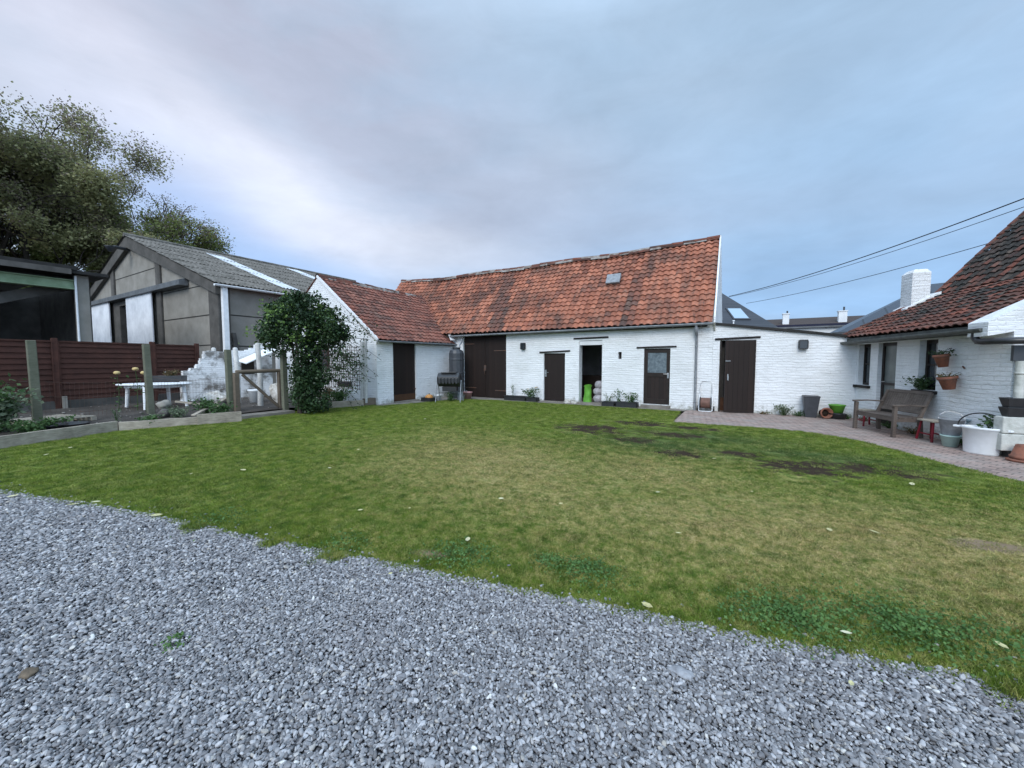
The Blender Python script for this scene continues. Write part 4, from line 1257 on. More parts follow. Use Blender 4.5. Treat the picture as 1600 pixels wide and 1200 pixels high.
# leaf hinged on the far side, opened outward a little
hg = a0 + ad * 1.15 - an * .01
ang = R(14)
ld = V((-ad.x * math.cos(ang) - an.x * math.sin(ang), -ad.y * math.cos(ang) - an.y * math.sin(ang), 0)); ln_ = V((-ld.y, ld.x, 0))
b = MB(); b.prism([hg + V((0, 0, .03)), hg + ld * .84 + V((0, 0, .03)), hg + ld * .84 + V((0, 0, 2.23)), hg + V((0, 0, 2.23))], ln_ * .045)
dl = b.build('door', MAT['door'], ANX)
b = MB()
fr = hg + ld * .76 + ln_ * .05
b.bar(fr + V((0, 0, 1.02)), fr + V((0, 0, 1.2)), .03, .02); b.bar(fr + V((0, 0, 1.13)) + ln_ * .04, fr - ld * .0 + ln_ * .04 + V((0, 0, 1.0)), .02, .02)
b.build('handle', MAT['steel'], dl)
b = MB(); b.bar(hg + ld * .84 + ln_ * .05 + V((0, 0, 1.6)), hg + ld * .7 + ln_ * .05 + V((0, 0, 1.6)), .03, .02); b.build('bolt', MAT['steel'], dl)
b = MB(); cb = a0 + ad * .33 + an * .35; b.box(cb.x - .13, cb.x + .16, cb.y, cb.y + .25, .0, .42)
tag(b.build('cardboard_box', MAT['carton'], None, bevel=.004), 'brown carton just inside the ajar lean-to door', 'box')
lp = a0 + ad * 2.32; lantern(lp.x, lp.y, 1.94, 'square black lantern on the lean-to wall beyond the ajar door', math.atan2(ad.y, ad.x), .2, .27)

# hose reel
hp_ = onG(1103, 643); hp_ = V((hp_.x - .02, hp_.y + .02, .004))
T = thing('hose_reel', 'white tubular hose cart with brownish hose wound on its reel, beside the downpipe', 'hose reel', hp_)
M = WM[T.name]
b = MB(M); b.tube([(-.19, -.02, .03), (-.2, -.02, .3), (-.17, .1, .55)], .014, 8); b.tube([(.19, -.02, .03), (.2, -.02, .3), (.17, .1, .55)], .014, 8)
b.tube([(-.19, -.02, .03), (-.16, -.14, .014), (.16, -.14, .014), (.19, -.02, .03)], .014, 8); b.build('frame', MAT['pvc_white'], T)
b = MB(M); b.tube([(-.17, .1, .5), (-.16, .16, .88), (-.12, .17, .93), (.12, .17, .93), (.16, .16, .88), (.17, .1, .5)], .012, 8); b.build('handle', MAT['steel'], T)
b = MB(M)
for k in range(9):
    pts = [(-.12 + .03 * k, math.cos(a) * .15, .27 + math.sin(a) * .15) for a in [i * math.pi / 10 for i in range(21)]]
    b.tube(pts, .016, 6, cap=False)
b.build('hose', MAT['orange_hose'], T)
for sx in (-1, 1):
    b = MB(M); b.tube([(sx * .145, 0, .27), (sx * .16, 0, .27)], .19, 18); b.build('reel_disc', MAT['dark_grey'], T)
for sx in (-1, 1):
    b = MB(M); b.tube([(sx * .21, .08, .085), (sx * .25, .08, .085)], .08, 16); b.build('wheel', MAT['pvc_black'], T)

# bin, terracotta pot, lime tub, weeds by the lean-to wall
p = onG(1266, 652); q = V((p.x, 13.86, .004))
T = thing('waste_bin', 'charcoal square plastic bin against the white lean-to wall', 'bin', q)
b = MB()
vs = []
for z, s_ in ((0, .13), (.56, .185), (.58, .195), (.61, .195), (.61, .175), (.5, .17)):
    for sx, sy in ((-1, -1), (1, -1), (1, 1), (-1, 1)): vs.append(q + V((sx * s_, sy * s_, z)))
b.add(vs, [(0, 1, 2, 3)] + [(i * 4 + k, i * 4 + (k + 1) % 4, (i + 1) * 4 + (k + 1) % 4, (i + 1) * 4 + k) for i in range(5) for k in range(4)])
b.build('body', MAT['dark_grey'], T, bevel=.012)
b = MB(); b.lathe([(.005, .55), (.17, .56)], 4, q, ph=math.pi / 4); b.build('inner_base', MAT['pvc_black'], T)
# pot on its side
p = V((1.93, 13.8, .0))
T = thing('flower_pot', 'terracotta pot tipped on its side between the charcoal bin and the lime tub', 'pot', p)
MM = Matrix.Translation(p + V((0, 0, .15))) @ Matrix.Rotation(R(86), 4, 'X') @ Matrix.Rotation(R(15), 4, 'Y')
b = MB(MM); b.lathe([(.09, -.14), (.13, .08), (.15, .09), (.15, .14), (.12, .14), (.08, -.1)], 20); b.build('body', MAT['terracotta'], T, fixn=False)
b = MB(MM); b.lathe([(.05, -.1), (.10, .0)], 16); b.build('soil', MAT['soilpot'], T)
p = V((2.2, 13.83, .004))
T = thing('garden_tub', 'bright lime green tub sitting on a black tray by the lean-to wall', 'tub', p)
b = MB(); b.lathe([(.13, .17), (.18, .36), (.195, .37), (.195, .39), (.165, .39), (.12, .2)], 24, p); b.build('body', MAT['lime'], T, fixn=False)
T2 = MB(); T2.lathe([(.17, .0), (.2, .14), (.21, .15), (.12, .165)], 20, p + V((.02, 0, 0))); tag(T2.build('plant_tray', MAT['pvc_black']), 'black round tray under the lime green tub', 'tray')
plant('lavender', 'grey-green lavender clump with thin flower stalks at the foot of the lean-to wall', 'plant', (1.0, 13.87, 0), .34, .3, 420, .045, 'leaf_grey', 22, group=None)
plant('weed', 'low green weeds trailing from the lavender clump towards the charcoal bin', 'weed', (1.33, 13.86, 0), .14, .25, 200, .04, 'leaf_plant', 14)
plant('weed', 'dry brown weeds beside the foot of the ajar door', 'weed', (.47, 13.88, 0), .09, .2, 130, .04, 'leaf_dry', 10)
plant('weed', 'low weeds in the wall corner beyond the lime tub', 'weed', (2.42, 13.9, 0), .12, .2, 160, .04, 'leaf_plant', 12)

# =================================================================== FARMHOUSE ON THE RIGHT
HC = V((2.64, 14.2, 0))
HANG = math.atan2(-.966, .257)
HS = thing('farmhouse', 'low whitewashed farmhouse with steep blackened tile roof and white brick chimney', 'house', HC, HANG)
HM = WM[HS.name]           # local x: towards the camera along the wall, y: into the house
mb = MB(HM)
wall(mb, (-.30, 0, 0), (1, 0, 0), (0, 1, 0), 4.80, -.1, lambda x: 2.12 + 0.012 * x, .34,
     [(.37, .90, .95, 2.05), (1.22, 1.92, -.02, 2.05), (2.66, 3.18, .98, 2.05)])
mb.prism([(4.16, .342, -.1), (4.16, 6.5, -.1), (4.16, 6.5, 4.6), (4.16, 2.2, 3.32), (4.16, .342, 2.3)], (.34, 0, 0), tint=.5)
# raking parapet above the gutter end
mb.prism([(4.10, -.34, 2.02), (4.10, -.34, 2.26), (4.10, -.1, 2.40), (4.10, 2.2, 3.62), (4.10, 4.4, 6.2), (4.10, 4.4, 2.3), (4.10, .2, 2.13)], (.401, 0, 0), tint=.5)
mb.prism([(-.3, .342, 0), (-.3, 7, 0), (-.3, 7, 3), (-.3, 2.1, 3.25), (-.3, .342, 2.2)], (.3, 0, 0), tint=.5)
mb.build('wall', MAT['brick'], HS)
# two-pitch roof
e_ = V((-.42, -.27, 2.24)); k_ = V((-.42, 1.9, 3.36)); t_ = V((-.42, 5.2, 7.2))
rm = MB(HM)
s1 = (k_ - e_); L1 = s1.length; s1 /= L1; nA = V((0, -s1.z, s1.y))
s2_ = (t_ - k_); L2_ = s2_.length; s2_ /= L2_; nB = V((0, -s2_.z, s2_.y))
pantiles(rm, e_, (1, 0, 0), s1, nA, 4.5, L1, .205, .205, amp=.028, lip=.036, mi=lambda i, j: 0 if rnd.random() < .96 - .03 * j else 1)
pantiles(rm, k_ + nB * .01, (1, 0, 0), s2_, nB, 9.0, L2_, .205, .205, amp=.028, lip=.036, mi=lambda i, j: 1 if rnd.random() < .55 + .04 * j else 0)
pantiles(rm, e_ + V((4.95, 2.17 * .0 + 1.2, .62)), (1, 0, 0), s1, nA, 4.0, L1 - 1.3, .205, .205, amp=.028, lip=.036)
hroof = rm.build('roof', [MAT['tile_old'], MAT['tile_black']], HS, fixn=False)
mb = MB(HM)
mb.prism([e_ + V((.05, .06, -.04)), k_ + V((.05, 0, -.05)), k_ + V((.05, 0, -.14)), e_ + V((.05, .06, -.12))], (4.45, 0, 0))
mb.prism([k_ + V((.05, 0, -.05)), t_ + V((.05, 0, -.05)), t_ + V((.05, 0, -.15)), k_ + V((.05, 0, -.15))], (8.9, 0, 0))
mb.build('roof_boarding', MAT['under'], HS)
mb = MB(HM); mb.prism([(-.4, 1.9, 0), (-.4, 5.2, 0), (-.4, 5.2, 6.9), (-.4, 1.9, 3.2)], (.25, 0, 0)); mb.build('gable_wall', MAT['brick'], HS)
# verge tiles along the far gable edge
mb = MB(HM)
for a_, b_, n_ in ((e_, k_, 8), (k_, t_, 16)):
    for i in range(n_):
        p_ = a_.lerp(b_, i / n_); q_ = a_.lerp(b_, (i + 1.1) / n_)
        mb.bar(p_ + V((0, 0, .06 + rnd.gauss(0, .008))), q_ + V((0, 0, .04)), .17, .05)
mb.build('verge_tiles', MAT['tile_old'], hroof)
mb = MB(HM); half_gutter(mb, (-.34, -.32, 2.12), (4.40, -.32, 2.16), .075)
mb.box(-.3, 4.1, -.24, -.2, 2.06, 2.22)
mb.build('gutter', MAT['gutter_dark'], HS)
mb = MB(HM); mb.tube([(4.2, -.30, 2.12), (4.2, -.30, 2.0), (4.26, -.3, 1.94), (4.36, -.3, 1.93), (4.62, -.22, 1.93), (4.72, -.1, 1.93), (4.74, .4, 1.93), (4.74, 3.0, 1.93)], .055, 10)
mb.build('downpipe', MAT['pvc_black'], HS)
# chimney
mb = MB(HM)
chx = -.42
mb.box(chx - .22, chx + .22, 1.24, 1.64, 2.5, 3.98)
vs_ = [(chx - .22, 1.24, 3.98), (chx + .22, 1.24, 3.98), (chx + .22, 1.64, 3.98), (chx - .22, 1.64, 3.98), (chx - .16, 1.32, 4.07), (chx + .16, 1.32, 4.07), (chx + .16, 1.58, 4.07), (chx - .16, 1.58, 4.07)]
mb.add(vs_, [(4, 5, 6, 7), (0, 1, 5, 4), (1, 2, 6, 5), (2, 3, 7, 6), (3, 0, 4, 7)])
mb.prism([(chx - .27, 1.1, 2.86), (chx + .27, 1.1, 2.86), (chx + .27, 1.1, 3.02), (chx - .27, 1.1, 3.02)], (0, .75, .42))
mb.build('chimney', MAT['brick_dirty'], hroof)
# openings: recessed frames, dark glass
for x0_, x1_, z0_ in ((.07, .60, .95), (2.36, 2.88, .98)):
    f_ = MB(HM)
    for q in ((x0_, x0_ + .06, z0_, 2.05), (x1_ - .06, x1_, z0_, 2.05), (x0_ + .06, x1_ - .06, z0_, z0_ + .06), (x0_ + .06, x1_ - .06, 1.97, 2.05), (x0_ + .06, x1_ - .06, 1.5, 1.54)):
        f_.box(q[0], q[1], .12, .18, q[2], q[3])
    w_ = f_.build('window', MAT['door_flat'], HS)
    g_ = MB(HM); g_.box(x0_ + .06, x1_ - .06, .145, .155, z0_ + .06, 1.97); g_.build('pane', MAT['glass'], w_)
    g_ = MB(HM); g_.box(x0_ - .08, x1_ + .06, -.07, .12, z0_ - .07, z0_ - .002); g_.build('window_sill', MAT['lintel'], w_, bevel=.006)
f_ = MB(HM)
for q in ((.92, 1.0, 0.02, 2.05), (1.54, 1.62, 0.02, 2.05), (1.0, 1.54, 1.97, 2.05), (1.0, 1.54, .02, .5), (1.0, 1.54, 1.0, 1.06)): f_.box(q[0], q[1], .09, .15, q[2], q[3])
dr = f_.build('door', MAT['door_flat'], HS)
g_ = MB(HM); g_.box(1.0, 1.54, .115, .125, .5, 1.97); g_.build('pane', plain('dusty_door_glass', (.14, .16, .15), (.10, .11, .105), 3, .25), dr)
g_ = MB(HM); g_.tube([(1.03, .09, 1.08), (1.03, .04, 1.08), (1.15, .04, 1.09)], .011, 6); g_.build('handle', MAT['steel'], dr)
g_ = MB(HM); g_.box(.9, 1.64, -.06, .3, -.02, .03); g_.build('doorstep', MAT['path'], HS)
g_ = MB(HM); g_.box(4.505, 4.62, -.05, 3.0, -.05, .119); g_.build('ledge_gap_shade', MAT['concrete_dark'], HS)  # recessed base coloured dark to give the shadow gap under the ledge
# gable side facing the camera: concrete lintel, recessed dark window, rendered ledge
g_ = MB(HM); g_.box(4.505, 4.56, -.03, 1.3, 1.60, 1.86); g_.build('lintel', MAT['dark_grey'], HS, bevel=.006)
g_ = MB(HM); g_.box(4.503, 4.52, .20, 1.25, .75, 1.6); w_ = g_.build('window', MAT['door_flat'], HS)
g_ = MB(HM); g_.box(4.521, 4.527, .26, 1.2, .82, 1.55); g_.build('pane', MAT['glass'], w_)
g_ = MB(HM); g_.tube([(4.585, .05, .7), (4.585, .05, 1.60)], .058, 12); g_.lathe([(.066, 0), (.066, .04)], 12, (4.585, .05, 1.38)); g_.build('white_pipe', MAT['ledge'], HS)
g_ = MB(HM); g_.box(4.505, 4.70, -.20, 3.0, .12, .40); g_.box(4.505, 4.69, -.19, 3.0, .41, .68); g_.build('ledge', MAT['ledge'], HS, bevel=.015)


def hloc(a, b, z): return HM @ V((a, b, z))


# dark troughs on the ledge
for zz, gr, lab in ((.68, 0, 'dark trough resting on the white ledge at the house corner, lower of two'), (.835, .015, 'dark trough nested in the one on the white ledge, upper of two')):
    T = thing('plant_trough', lab, 'planter', hloc(4.7, .3, zz), HANG, group='dark troughs on the house ledge')
    b = MB(HM); vs = []
    for z, s_ in ((0, .0), (.15, .035), (.16, .035)):
        for x_, y_ in ((4.54 - s_, -.11 - s_), (4.66 + s_, -.11 - s_), (4.66 + s_, .75 + s_), (4.54 - s_, .75 + s_)): vs.append((x_, y_, zz + z))
    for z, s_ in ((.16, .015), (.06, .0)):
        for x_, y_ in ((4.54 - s_, -.11 - s_), (4.66 + s_, -.11 - s_), (4.66 + s_, .75 + s_), (4.54 - s_, .75 + s_)): vs.append((x_, y_, zz + z))
    b.add(vs, [(0, 1, 2, 3), (16, 17, 18, 19)] + [(i * 4 + k, i * 4 + (k + 1) % 4, (i + 1) * 4 + (k + 1) % 4, (i + 1) * 4 + k) for i in range(4) for k in range(4)])
    b.build('tub', MAT['pvc_black'], T, bevel=.006)
p = hloc(4.6, .42, .93); plant('pot_plant', 'small mossy green plant in the dark trough on the white ledge', 'plant', p, .12, .22, 200, .035, 'leaf_plant', 10)

# window plant
p = hloc(2.5, -.0, .98)
plant('window_plant', 'dark bushy plant on the window sill above the bench', 'plant', p, .30, .28, 420, .055, 'leaf_ivy', 14)

# wall pots
def wallpot(a, z, r, label, dead):
    c = hloc(a, -.17, z)
    T = thing('hanging_pot', label, 'hanging pot', c, group='terracotta pots hung on the farmhouse wall')
    MM = Matrix.Translation(c) @ Matrix.Rotation(R(-9), 4, 'Y')
    b = MB(MM); b.lathe([(r * .62, -.12), (r * .93, .07), (r * 1.06, .075), (r * 1.1, .13), (r * .95, .13), (r * .8, .02)], 20); b.build('body', MAT['terracotta'], T, fixn=False)
    b = MB(MM); b.lathe([(r * .3, .03), (r * .9, .1), (r * .3, .12)], 14); b.build('soil', MAT['soilpot'], T)
    b = MB(MM); pts = [(math.cos(k * math.pi / 10) * (r * 1.1), math.sin(k * math.pi / 10) * (r * 1.1), .08) for k in range(21)]; b.tube(pts, .006, 5, cap=False)
    b.build('wall_ring', MAT['iron'], T)
    P0 = c + V((0, 0, .1))
    plant('trailing_plant', ('dry straggling' if dead else 'dark leafy') + ' plant in the ' + ('lower' if dead else 'upper') + ' terracotta pot on the farmhouse wall', 'plant', P0, .13 if not dead else .16, .22, 150 if not dead else 80, .04, 'leaf_ivy' if not dead else 'leaf_dry', 10, upright=.1)


wallpot(3.29, 1.60, .115, 'upper terracotta pot hung on the farmhouse wall above the red stool', False)
wallpot(3.47, 1.17, .135, 'lower terracotta pot hung on the farmhouse wall above the galvanised bucket', True)
# a hook and iron tie marks on the wall
b = MB(HM)
b.bar((3.55, -.02, 1.5), (3.6, -.02, 1.46), .02, .02); b.build('iron_hook', MAT['iron'], HS)

# bench ------------------------------------------------------------------------
fl_ = onG(1334, 669); fr_ = onG(1397, 684)
ctr = (fl_ + fr_) / 2
bx = (fr_ - fl_); BW = bx.length; bx.normalize()
T = thing('garden_bench', 'weathered grey wooden garden bench with tilted back and armrests, standing under the farmhouse windows', 'bench', (ctr.x, ctr.y, .004), math.atan2(bx.y, bx.x))
M = WM[T.name]   # x along the seat, y towards the wall
hw = BW / 2 - .03
print('bench width', BW)
for sx in (-1, 1):
    b = MB(M); b.bar((sx * hw, 0, 0), (sx * hw, .01, .64), .065, .065); b.build('leg', MAT['bench'], T, bevel=.006)
    b = MB(M); b.bar((sx * hw, .50, 0), (sx * hw, .47, .42), .06, .07); b.bar((sx * hw, .465, .415), (sx * hw, .66, .93), .055, .06, h2=.045); b.build('leg', MAT['bench'], T, bevel=.006)
    b = MB(M); b.prism([(sx * hw - .045, -.06, .645), (sx * hw - .045, .25, .665), (sx * hw - .045, .56, .645), (sx * hw - .045, .56, .675), (sx * hw - .045, .25, .69), (sx * hw - .045, -.06, .68)], (.09, 0, 0)); b.build('armrest', MAT['bench'], T, bevel=.008)
    b = MB(M); b.bar((sx * hw, .03, .36), (sx * hw, .45, .36), .04, .07); b.build('side_rail', MAT['bench'], T, bevel=.004)
b = MB(M)
for k in range(6): b.box(-hw - .02, hw + .02, .0 + k * .083, .068 + k * .083, .405 - .012 * math.sin(k / 5 * math.pi), .43 - .012 * math.sin(k / 5 * math.pi))
b.build('seat', MAT['bench'], T, bevel=.005)
b = MB(M); b.box(-hw, hw, .0, .035, .33, .404); b.box(-hw, hw, .44, .47, .34, .404); b.build('apron', MAT['bench'], T, bevel=.004)
b = MB(M)
up_ = V((0, .36, .94)).normalized()
for z in (.10, .50): b.bar((-hw + .03, .485 + z * .38, .42 + z), (hw - .03, .485 + z * .38, .42 + z), .03, .07, up=up_)
ns = 17
for k in range(ns):
    x_ = -hw + .07 + (2 * hw - .14) * k / (ns - 1)
    b.bar((x_, .49 + .13 * .38, .54), (x_, .487 + .48 * .38, .90), (2 * hw - .14) / (ns - 1) * .9, .018, up=(0, 1, 0))
b.build('backrest', MAT['bench'], T, bevel=.003)


def stool(c, rz, w, d_, hgt, label):
    T = thing('stool', label, 'stool', (c[0], c[1], .004), rz, group='small red-legged stools')
    M = WM[T.name]
    for sx in (-1, 1):
        for sy in (-1, 1):
            b = MB(M); b.bar((sx * (w / 2 + .03), sy * (d_ / 2 + .02), 0), (sx * (w / 2 - .02), sy * (d_ / 2 - .02), hgt - .03), .032, .032, w2=.028, h2=.028); b.build('leg', MAT['red'], T, bevel=.004)
    b = MB(M); b.box(-w / 2 - .03, w / 2 + .03, -d_ / 2 - .03, d_ / 2 + .03, hgt - .03, hgt); b.build('seat', MAT['oldwood'], T, bevel=.005)
    b = MB(M)
    for sy in (-1, 1): b.bar((-w / 2 - .01, sy * (d_ / 2), .14), (w / 2 + .01, sy * (d_ / 2), .14), .02, .025)
    b.build('stretcher', MAT['red'], T)


p = onG(1357, 668); stool((p.x + .03, p.y + .35), HANG, .30, .26, .40, 'red-legged stool half hidden behind the far end of the bench')
p = onG(1455, 689); stool((p.x, p.y), HANG, .36, .20, .42, 'red-legged stool with pale top between the bench and the galvanised bucket')
p = onG(1484, 698)
pc = V((p.x, p.y, .004))
pot('bucket', 'pale mint enamel pail standing under the galvanised bucket', 'bucket', pc, .10, .13, .22, 'mint', soil=False)
T = thing('bucket', 'dented galvanised bucket stacked on the mint pail', 'bucket', pc + V((0, 0, .21)))
c_ = pc + V((0, 0, .21))
b = MB(); b.lathe([(.115, .0), (.12, .02), (.168, .29), (.18, .30), (.18, .31), (.155, .31), (.1, .05)], 24, c_); b.build('body', MAT['zinc'], T, fixn=False)
b = MB(); b.tube([c_ + V((math.cos(a) * .175, math.sin(a) * .06, .29 + math.sin(a) * .15)) for a in [k * math.pi / 12 for k in range(13)]], .006, 6); b.build('handle', MAT['steel'], T)
p = hloc(3.62, -.16, .0)
T = thing('watering_can', 'small bluish watering can behind the big white tub', 'watering can', (p.x, p.y, .004))
b = MB(); q = V((p.x, p.y, .004)); b.lathe([(.10, 0), (.10, .3), (.08, .36), (.08, .38)], 18, q); b.build('body', MAT['hosegreen'], T)
b = MB(); b.tube([q + V((.08, -.02, .12)), q + V((.13, -.06, .3)), q + V((.17, -.1, .47))], [.02, .016, .013], 8); b.lathe([(.02, 0), (.05, .05)], 12, q + V((.17, -.1, .46))); b.build('spout', MAT['hosegreen'], T)
# big oval white tub
p = onG(1532, 709); q = V((p.x, p.y, .004))
T = thing('garden_tub', 'large oval white plastic tub with black rope handle near the house corner', 'tub', q, R(-40))
M = WM[T.name]
b = MB(M)
b.lathe([(.235, .0), (.245, .02), (.275, .42), (.30, .425), (.305, .46), (.29, .465), (.265, .46), (.23, .1)], 40, sx=.86, sy=.55); b.build('body', MAT['pvc_white'], T, fixn=False, bevel=0)
b = MB(M); b.lathe([(.15, .30), (.25, .34), (.1, .37)], 30, sx=.92, sy=.55); b.build('soil', MAT['soilpot'], T)
b = MB(M)
for sx in (-1, 1): b.box(sx * .30 - .05, sx * .30 + .05, -.045, .045, .42, .455)
b.build('lug', MAT['pvc_white'], T, bevel=.01)
b = MB(M); b.tube([(math.cos(a) * .30, 0.0, .45 + math.sin(a) * .25) for a in [k * math.pi / 20 for k in range(21)]], .011, 8); b.build('handle', MAT['pvc_black'], T)
plant('pot_plant', 'small upright green plant growing in the white tub', 'plant', q + V((.12, .08, .36)), .30, .10, 120, .07, 'leaf_plant', 5)
# terracotta pot upside down
q = hloc(4.90, -.04, .006)
b = MB(); b.lathe([(.17, .0), (.185, .01), (.19, .028), (.15, .033)], 32, q + V((-.03, -.04, 0)))
tag(b.build('saucer', MAT['terracotta']), 'flat terracotta saucer on the paving under the upturned pot', 'saucer')
b = MB(); b.lathe([(.165, .036), (.17, .08), (.152, .085), (.11, .25), (.105, .26), (.03, .265)], 32, q)
tag(b.build('flower_pot', MAT['terracotta']), 'upturned terracotta flower pot by the white ledge', 'pot')
for a_, b_, s_, lab in ((1.75, -.12, .22, 'low green weeds at the house wall behind the bench'), (3.65, -.12, .2, 'low green weeds between the galvanised bucket and the white tub'), (2.5, -.08, .2, 'dry weeds along the foot of the house wall under the bench'), (.6, -.08, .15, 'weeds at the foot of the house wall between window and door')):
    p = hloc(a_, b_, 0); plant('weed', lab, 'weed', p, .14, s_, 150, .045, 'leaf_plant' if 'green' in lab else 'leaf_dry', 12)

# =================================================================== GREY FARM BARN
GB = thing('concrete_barn', 'large grey concrete-panel barn with corrugated roof, pale roof strips and white sliding doors', 'barn', (-31, 8.5, 0))
Yg = 8.5; XR = -20.45; XL = -42.2; AP = V((-31, Yg, 8.75)); ZE = 5.05
mb = MB()
# gable face as pieces around the doorway
mb.prism([(XL, Yg, 0), (-34.4, Yg, 0), (-34.4, Yg, 7.62), (XL, Yg, ZE)], (0, .25, 0), tint=.5)
mb.prism([(-34.4, Yg, 5.3), (-31.2, Yg, 5.3), (-31.2, Yg, 8.68), (-34.4, Yg, 7.62)], (0, .25, 0), tint=.5)
mb.prism([(-31.2, Yg, 0), (XR, Yg, 0), (XR, Yg, ZE), (-31, Yg, 8.75), (-31.2, Yg, 8.68)], (0, .25, 0), tint=.5)
mb.prism([(XR - .25, Yg + .252, 0), (XR, Yg + .252, 0), (XR, Yg + .252, 5.1), (XR - .25, Yg + .252, 5.1)], (0, 16.5, 0), tint=.5)
mb.prism([(XL, Yg + .252, 0), (XL + .25, Yg + .252, 0), (XL + .25, Yg + .252, 5.0), (XL, Yg + .252, 5.0)], (0, 16.5, 0), tint=.5)
mb.box(XL, XR, 25.1, 25.3, 0, 5.0)
mb.build('wall', MAT['concrete'], GB)
for q in ((-21.3, XR + .06, Yg - .10, Yg + .4, 0, 5.0), (-27.35, -26.75, Yg - .10, Yg - .005, 0, 7.35), (-34.5, -33.95, Yg - .10, Yg - .005, 5.4, 7.5), (-34.4, -33.3, Yg - .06, Yg + .3, 0, 5.3), (-33.3, -31.2, Yg - .06, Yg + .3, 4.95, 5.3)):
    mb = MB(); mb.box(*q); mb.build('column' if q[5] - q[4] > 1 else 'door_beam', MAT['concrete_dark'], GB, bevel=.02)
# rafters following the roof edge
mb = MB()
for s_ in (1, -1):
    xe = XR + .15 if s_ == 1 else XL - .3
    mb.prism([(xe, Yg - .22, ZE - .02), (-31, Yg - .22, 8.80), (-31, Yg - .22, 8.15), (xe, Yg - .22, ZE - .48)], (0, .21, 0))
mb.build('rafter', MAT['concrete_dark'], GB, bevel=.02)
for y_ in (11.5, 14.5, 17.5, 20.5):
    mb = MB(); mb.box(XR + .002, XR + .12, y_ - .15, y_ + .15, 0, 5.0); mb.build('column', MAT['concrete_dark'], GB)
mb = MB(); mb.prism([(XR + .01, Yg + .6, 0), (XR + .01, Yg + 1.0, 0), (XR + .01, Yg + .55, 2.9), (XR + .01, Yg + .4, 2.9)], (.12, 0, 0)); mb.build('buttress', MAT['concrete_dark'], GB)
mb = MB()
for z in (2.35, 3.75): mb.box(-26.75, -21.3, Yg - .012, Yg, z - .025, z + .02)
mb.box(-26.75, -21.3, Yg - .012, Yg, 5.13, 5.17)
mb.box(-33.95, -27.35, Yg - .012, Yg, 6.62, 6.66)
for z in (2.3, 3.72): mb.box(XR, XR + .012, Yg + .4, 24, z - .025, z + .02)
mb.build('joint_shade_strips', MAT['joint'], GB)  # strips stand proud; their dark colour stands for shadow in the seams
mb = MB(); mb.box(-38.7, -34.42, Yg - .28, Yg - .2, .2, 5.27); mb.build('sliding_door', MAT['sliding'], GB, bevel=.02)
mb = MB(); mb.box(-31.35, -27.52, Yg - .28, Yg - .2, .2, 5.27); mb.build('sliding_door', MAT['sliding'], GB, bevel=.02)
mb = MB(); mb.prism([(-38.8, Yg - .42, 5.27), (-38.8, Yg - .42, 5.52), (-38.8, Yg - .02, 5.66), (-38.8, Yg - .02, 5.27)], (15.3, 0, 0)); mb.build('door_rail', MAT['rail'], GB, bevel=.01)
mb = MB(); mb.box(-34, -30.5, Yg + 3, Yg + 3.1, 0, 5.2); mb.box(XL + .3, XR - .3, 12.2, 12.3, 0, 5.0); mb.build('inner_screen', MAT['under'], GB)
mb = MB(); mb.tube([(-31.2, Yg - .05, 8.1), (-30.9, Yg - .75, 8.05)], .09, 8); mb.lathe([(.1, 0), (.24, .25), (.26, .28), (.05, .3)], 14, (-30.85, Yg - .9, 7.75)); mb.build('yard_lamp', MAT['dark_grey'], GB)


def corr(o, e, length, sl, slope, n, pitch=.177, amp=.028):
    """corrugated sheet in lapped courses"""
    mb = MB()
    nw = int(length / pitch) * 6
    rows = int(slope / 1.9) + 1
    for r in range(rows):
        t0 = slope * r / rows; t1 = slope * (r + 1) / rows + .12
        vs = []
        for tt, lift in ((t0, .03), (t1, .0)):
            for k in range(nw + 1):
                s_ = length * k / nw
                vs.append(o + e * s_ + sl * tt + n * (lift + amp * math.sin(2 * math.pi * k / 6) + .012 * noise.noise(V((s_ * .6, r, 0)))))
        mb.add(vs, [(k, k + 1, nw + 1 + k + 1, nw + 1 + k) for k in range(nw)], 0, True)
    return mb


er = V((XR + .35, Yg - .3, ZE - .02)); ap = V((-31, Yg - .3, 8.86))
sr = ap - er; SR = sr.length; sr /= SR; nr_ = V((sr.z, 0, -sr.x))
roofo = corr(er, V((0, 1, 0)), 15.6, sr, SR, nr_).build('roof', MAT['asbestos'], GB, fixn=False)
el = V((XL - .5, Yg - .3, ZE - .12)); s4 = ap - el; S4 = s4.length; s4 /= S4; n4 = V((-s4.z, 0, s4.x))
corr(el, V((0, 1, 0)), 15.6, s4, S4, n4).build('roof', MAT['asbestos'], GB, fixn=False)
for y0_, wd, t0, t1 in ((11.75, .95, .10, .88), (17.2, .95, .12, .94)):
    o_ = er + V((0, y0_ - er.y, 0)) + sr * SR * t0 + nr_ * .035
    corr(o_, V((0, 1, 0)), wd, sr, SR * (t1 - t0), nr_).build('roof_strip', MAT['strip'], roofo, fixn=False)
mb = MB(); mb.tube([ap + V((0, 0, .02)), ap + V((0, 15.6, .02))], .12, 10)
for k in range(14): mb.tube([ap + V((0, .4 + k * 1.12, .0)), ap + V((0, .55 + k * 1.12, .0))], .145, 10)
mb.build('ridge_cap', MAT['asbestos'], roofo)
mb = MB(); mb.prism([er + V((0, .1, -.05)), ap + V((0, .1, -.05)), ap + V((0, .1, -.12)), er + V((0, .1, -.12))], (0, 15.3, 0)); mb.prism([el + V((0, .1, -.05)), ap + V((0, .1, -.05)), ap + V((0, .1, -.12)), el + V((0, .1, -.12))], (0, 15.3, 0)); mb.build('roof_boarding', MAT['under'], GB)
mb = MB(); half_gutter(mb, (XR + .42, Yg - .35, 4.98), (XR + .42, 24, 4.98), .09); mb.build('gutter', MAT['pvc_white'], GB)
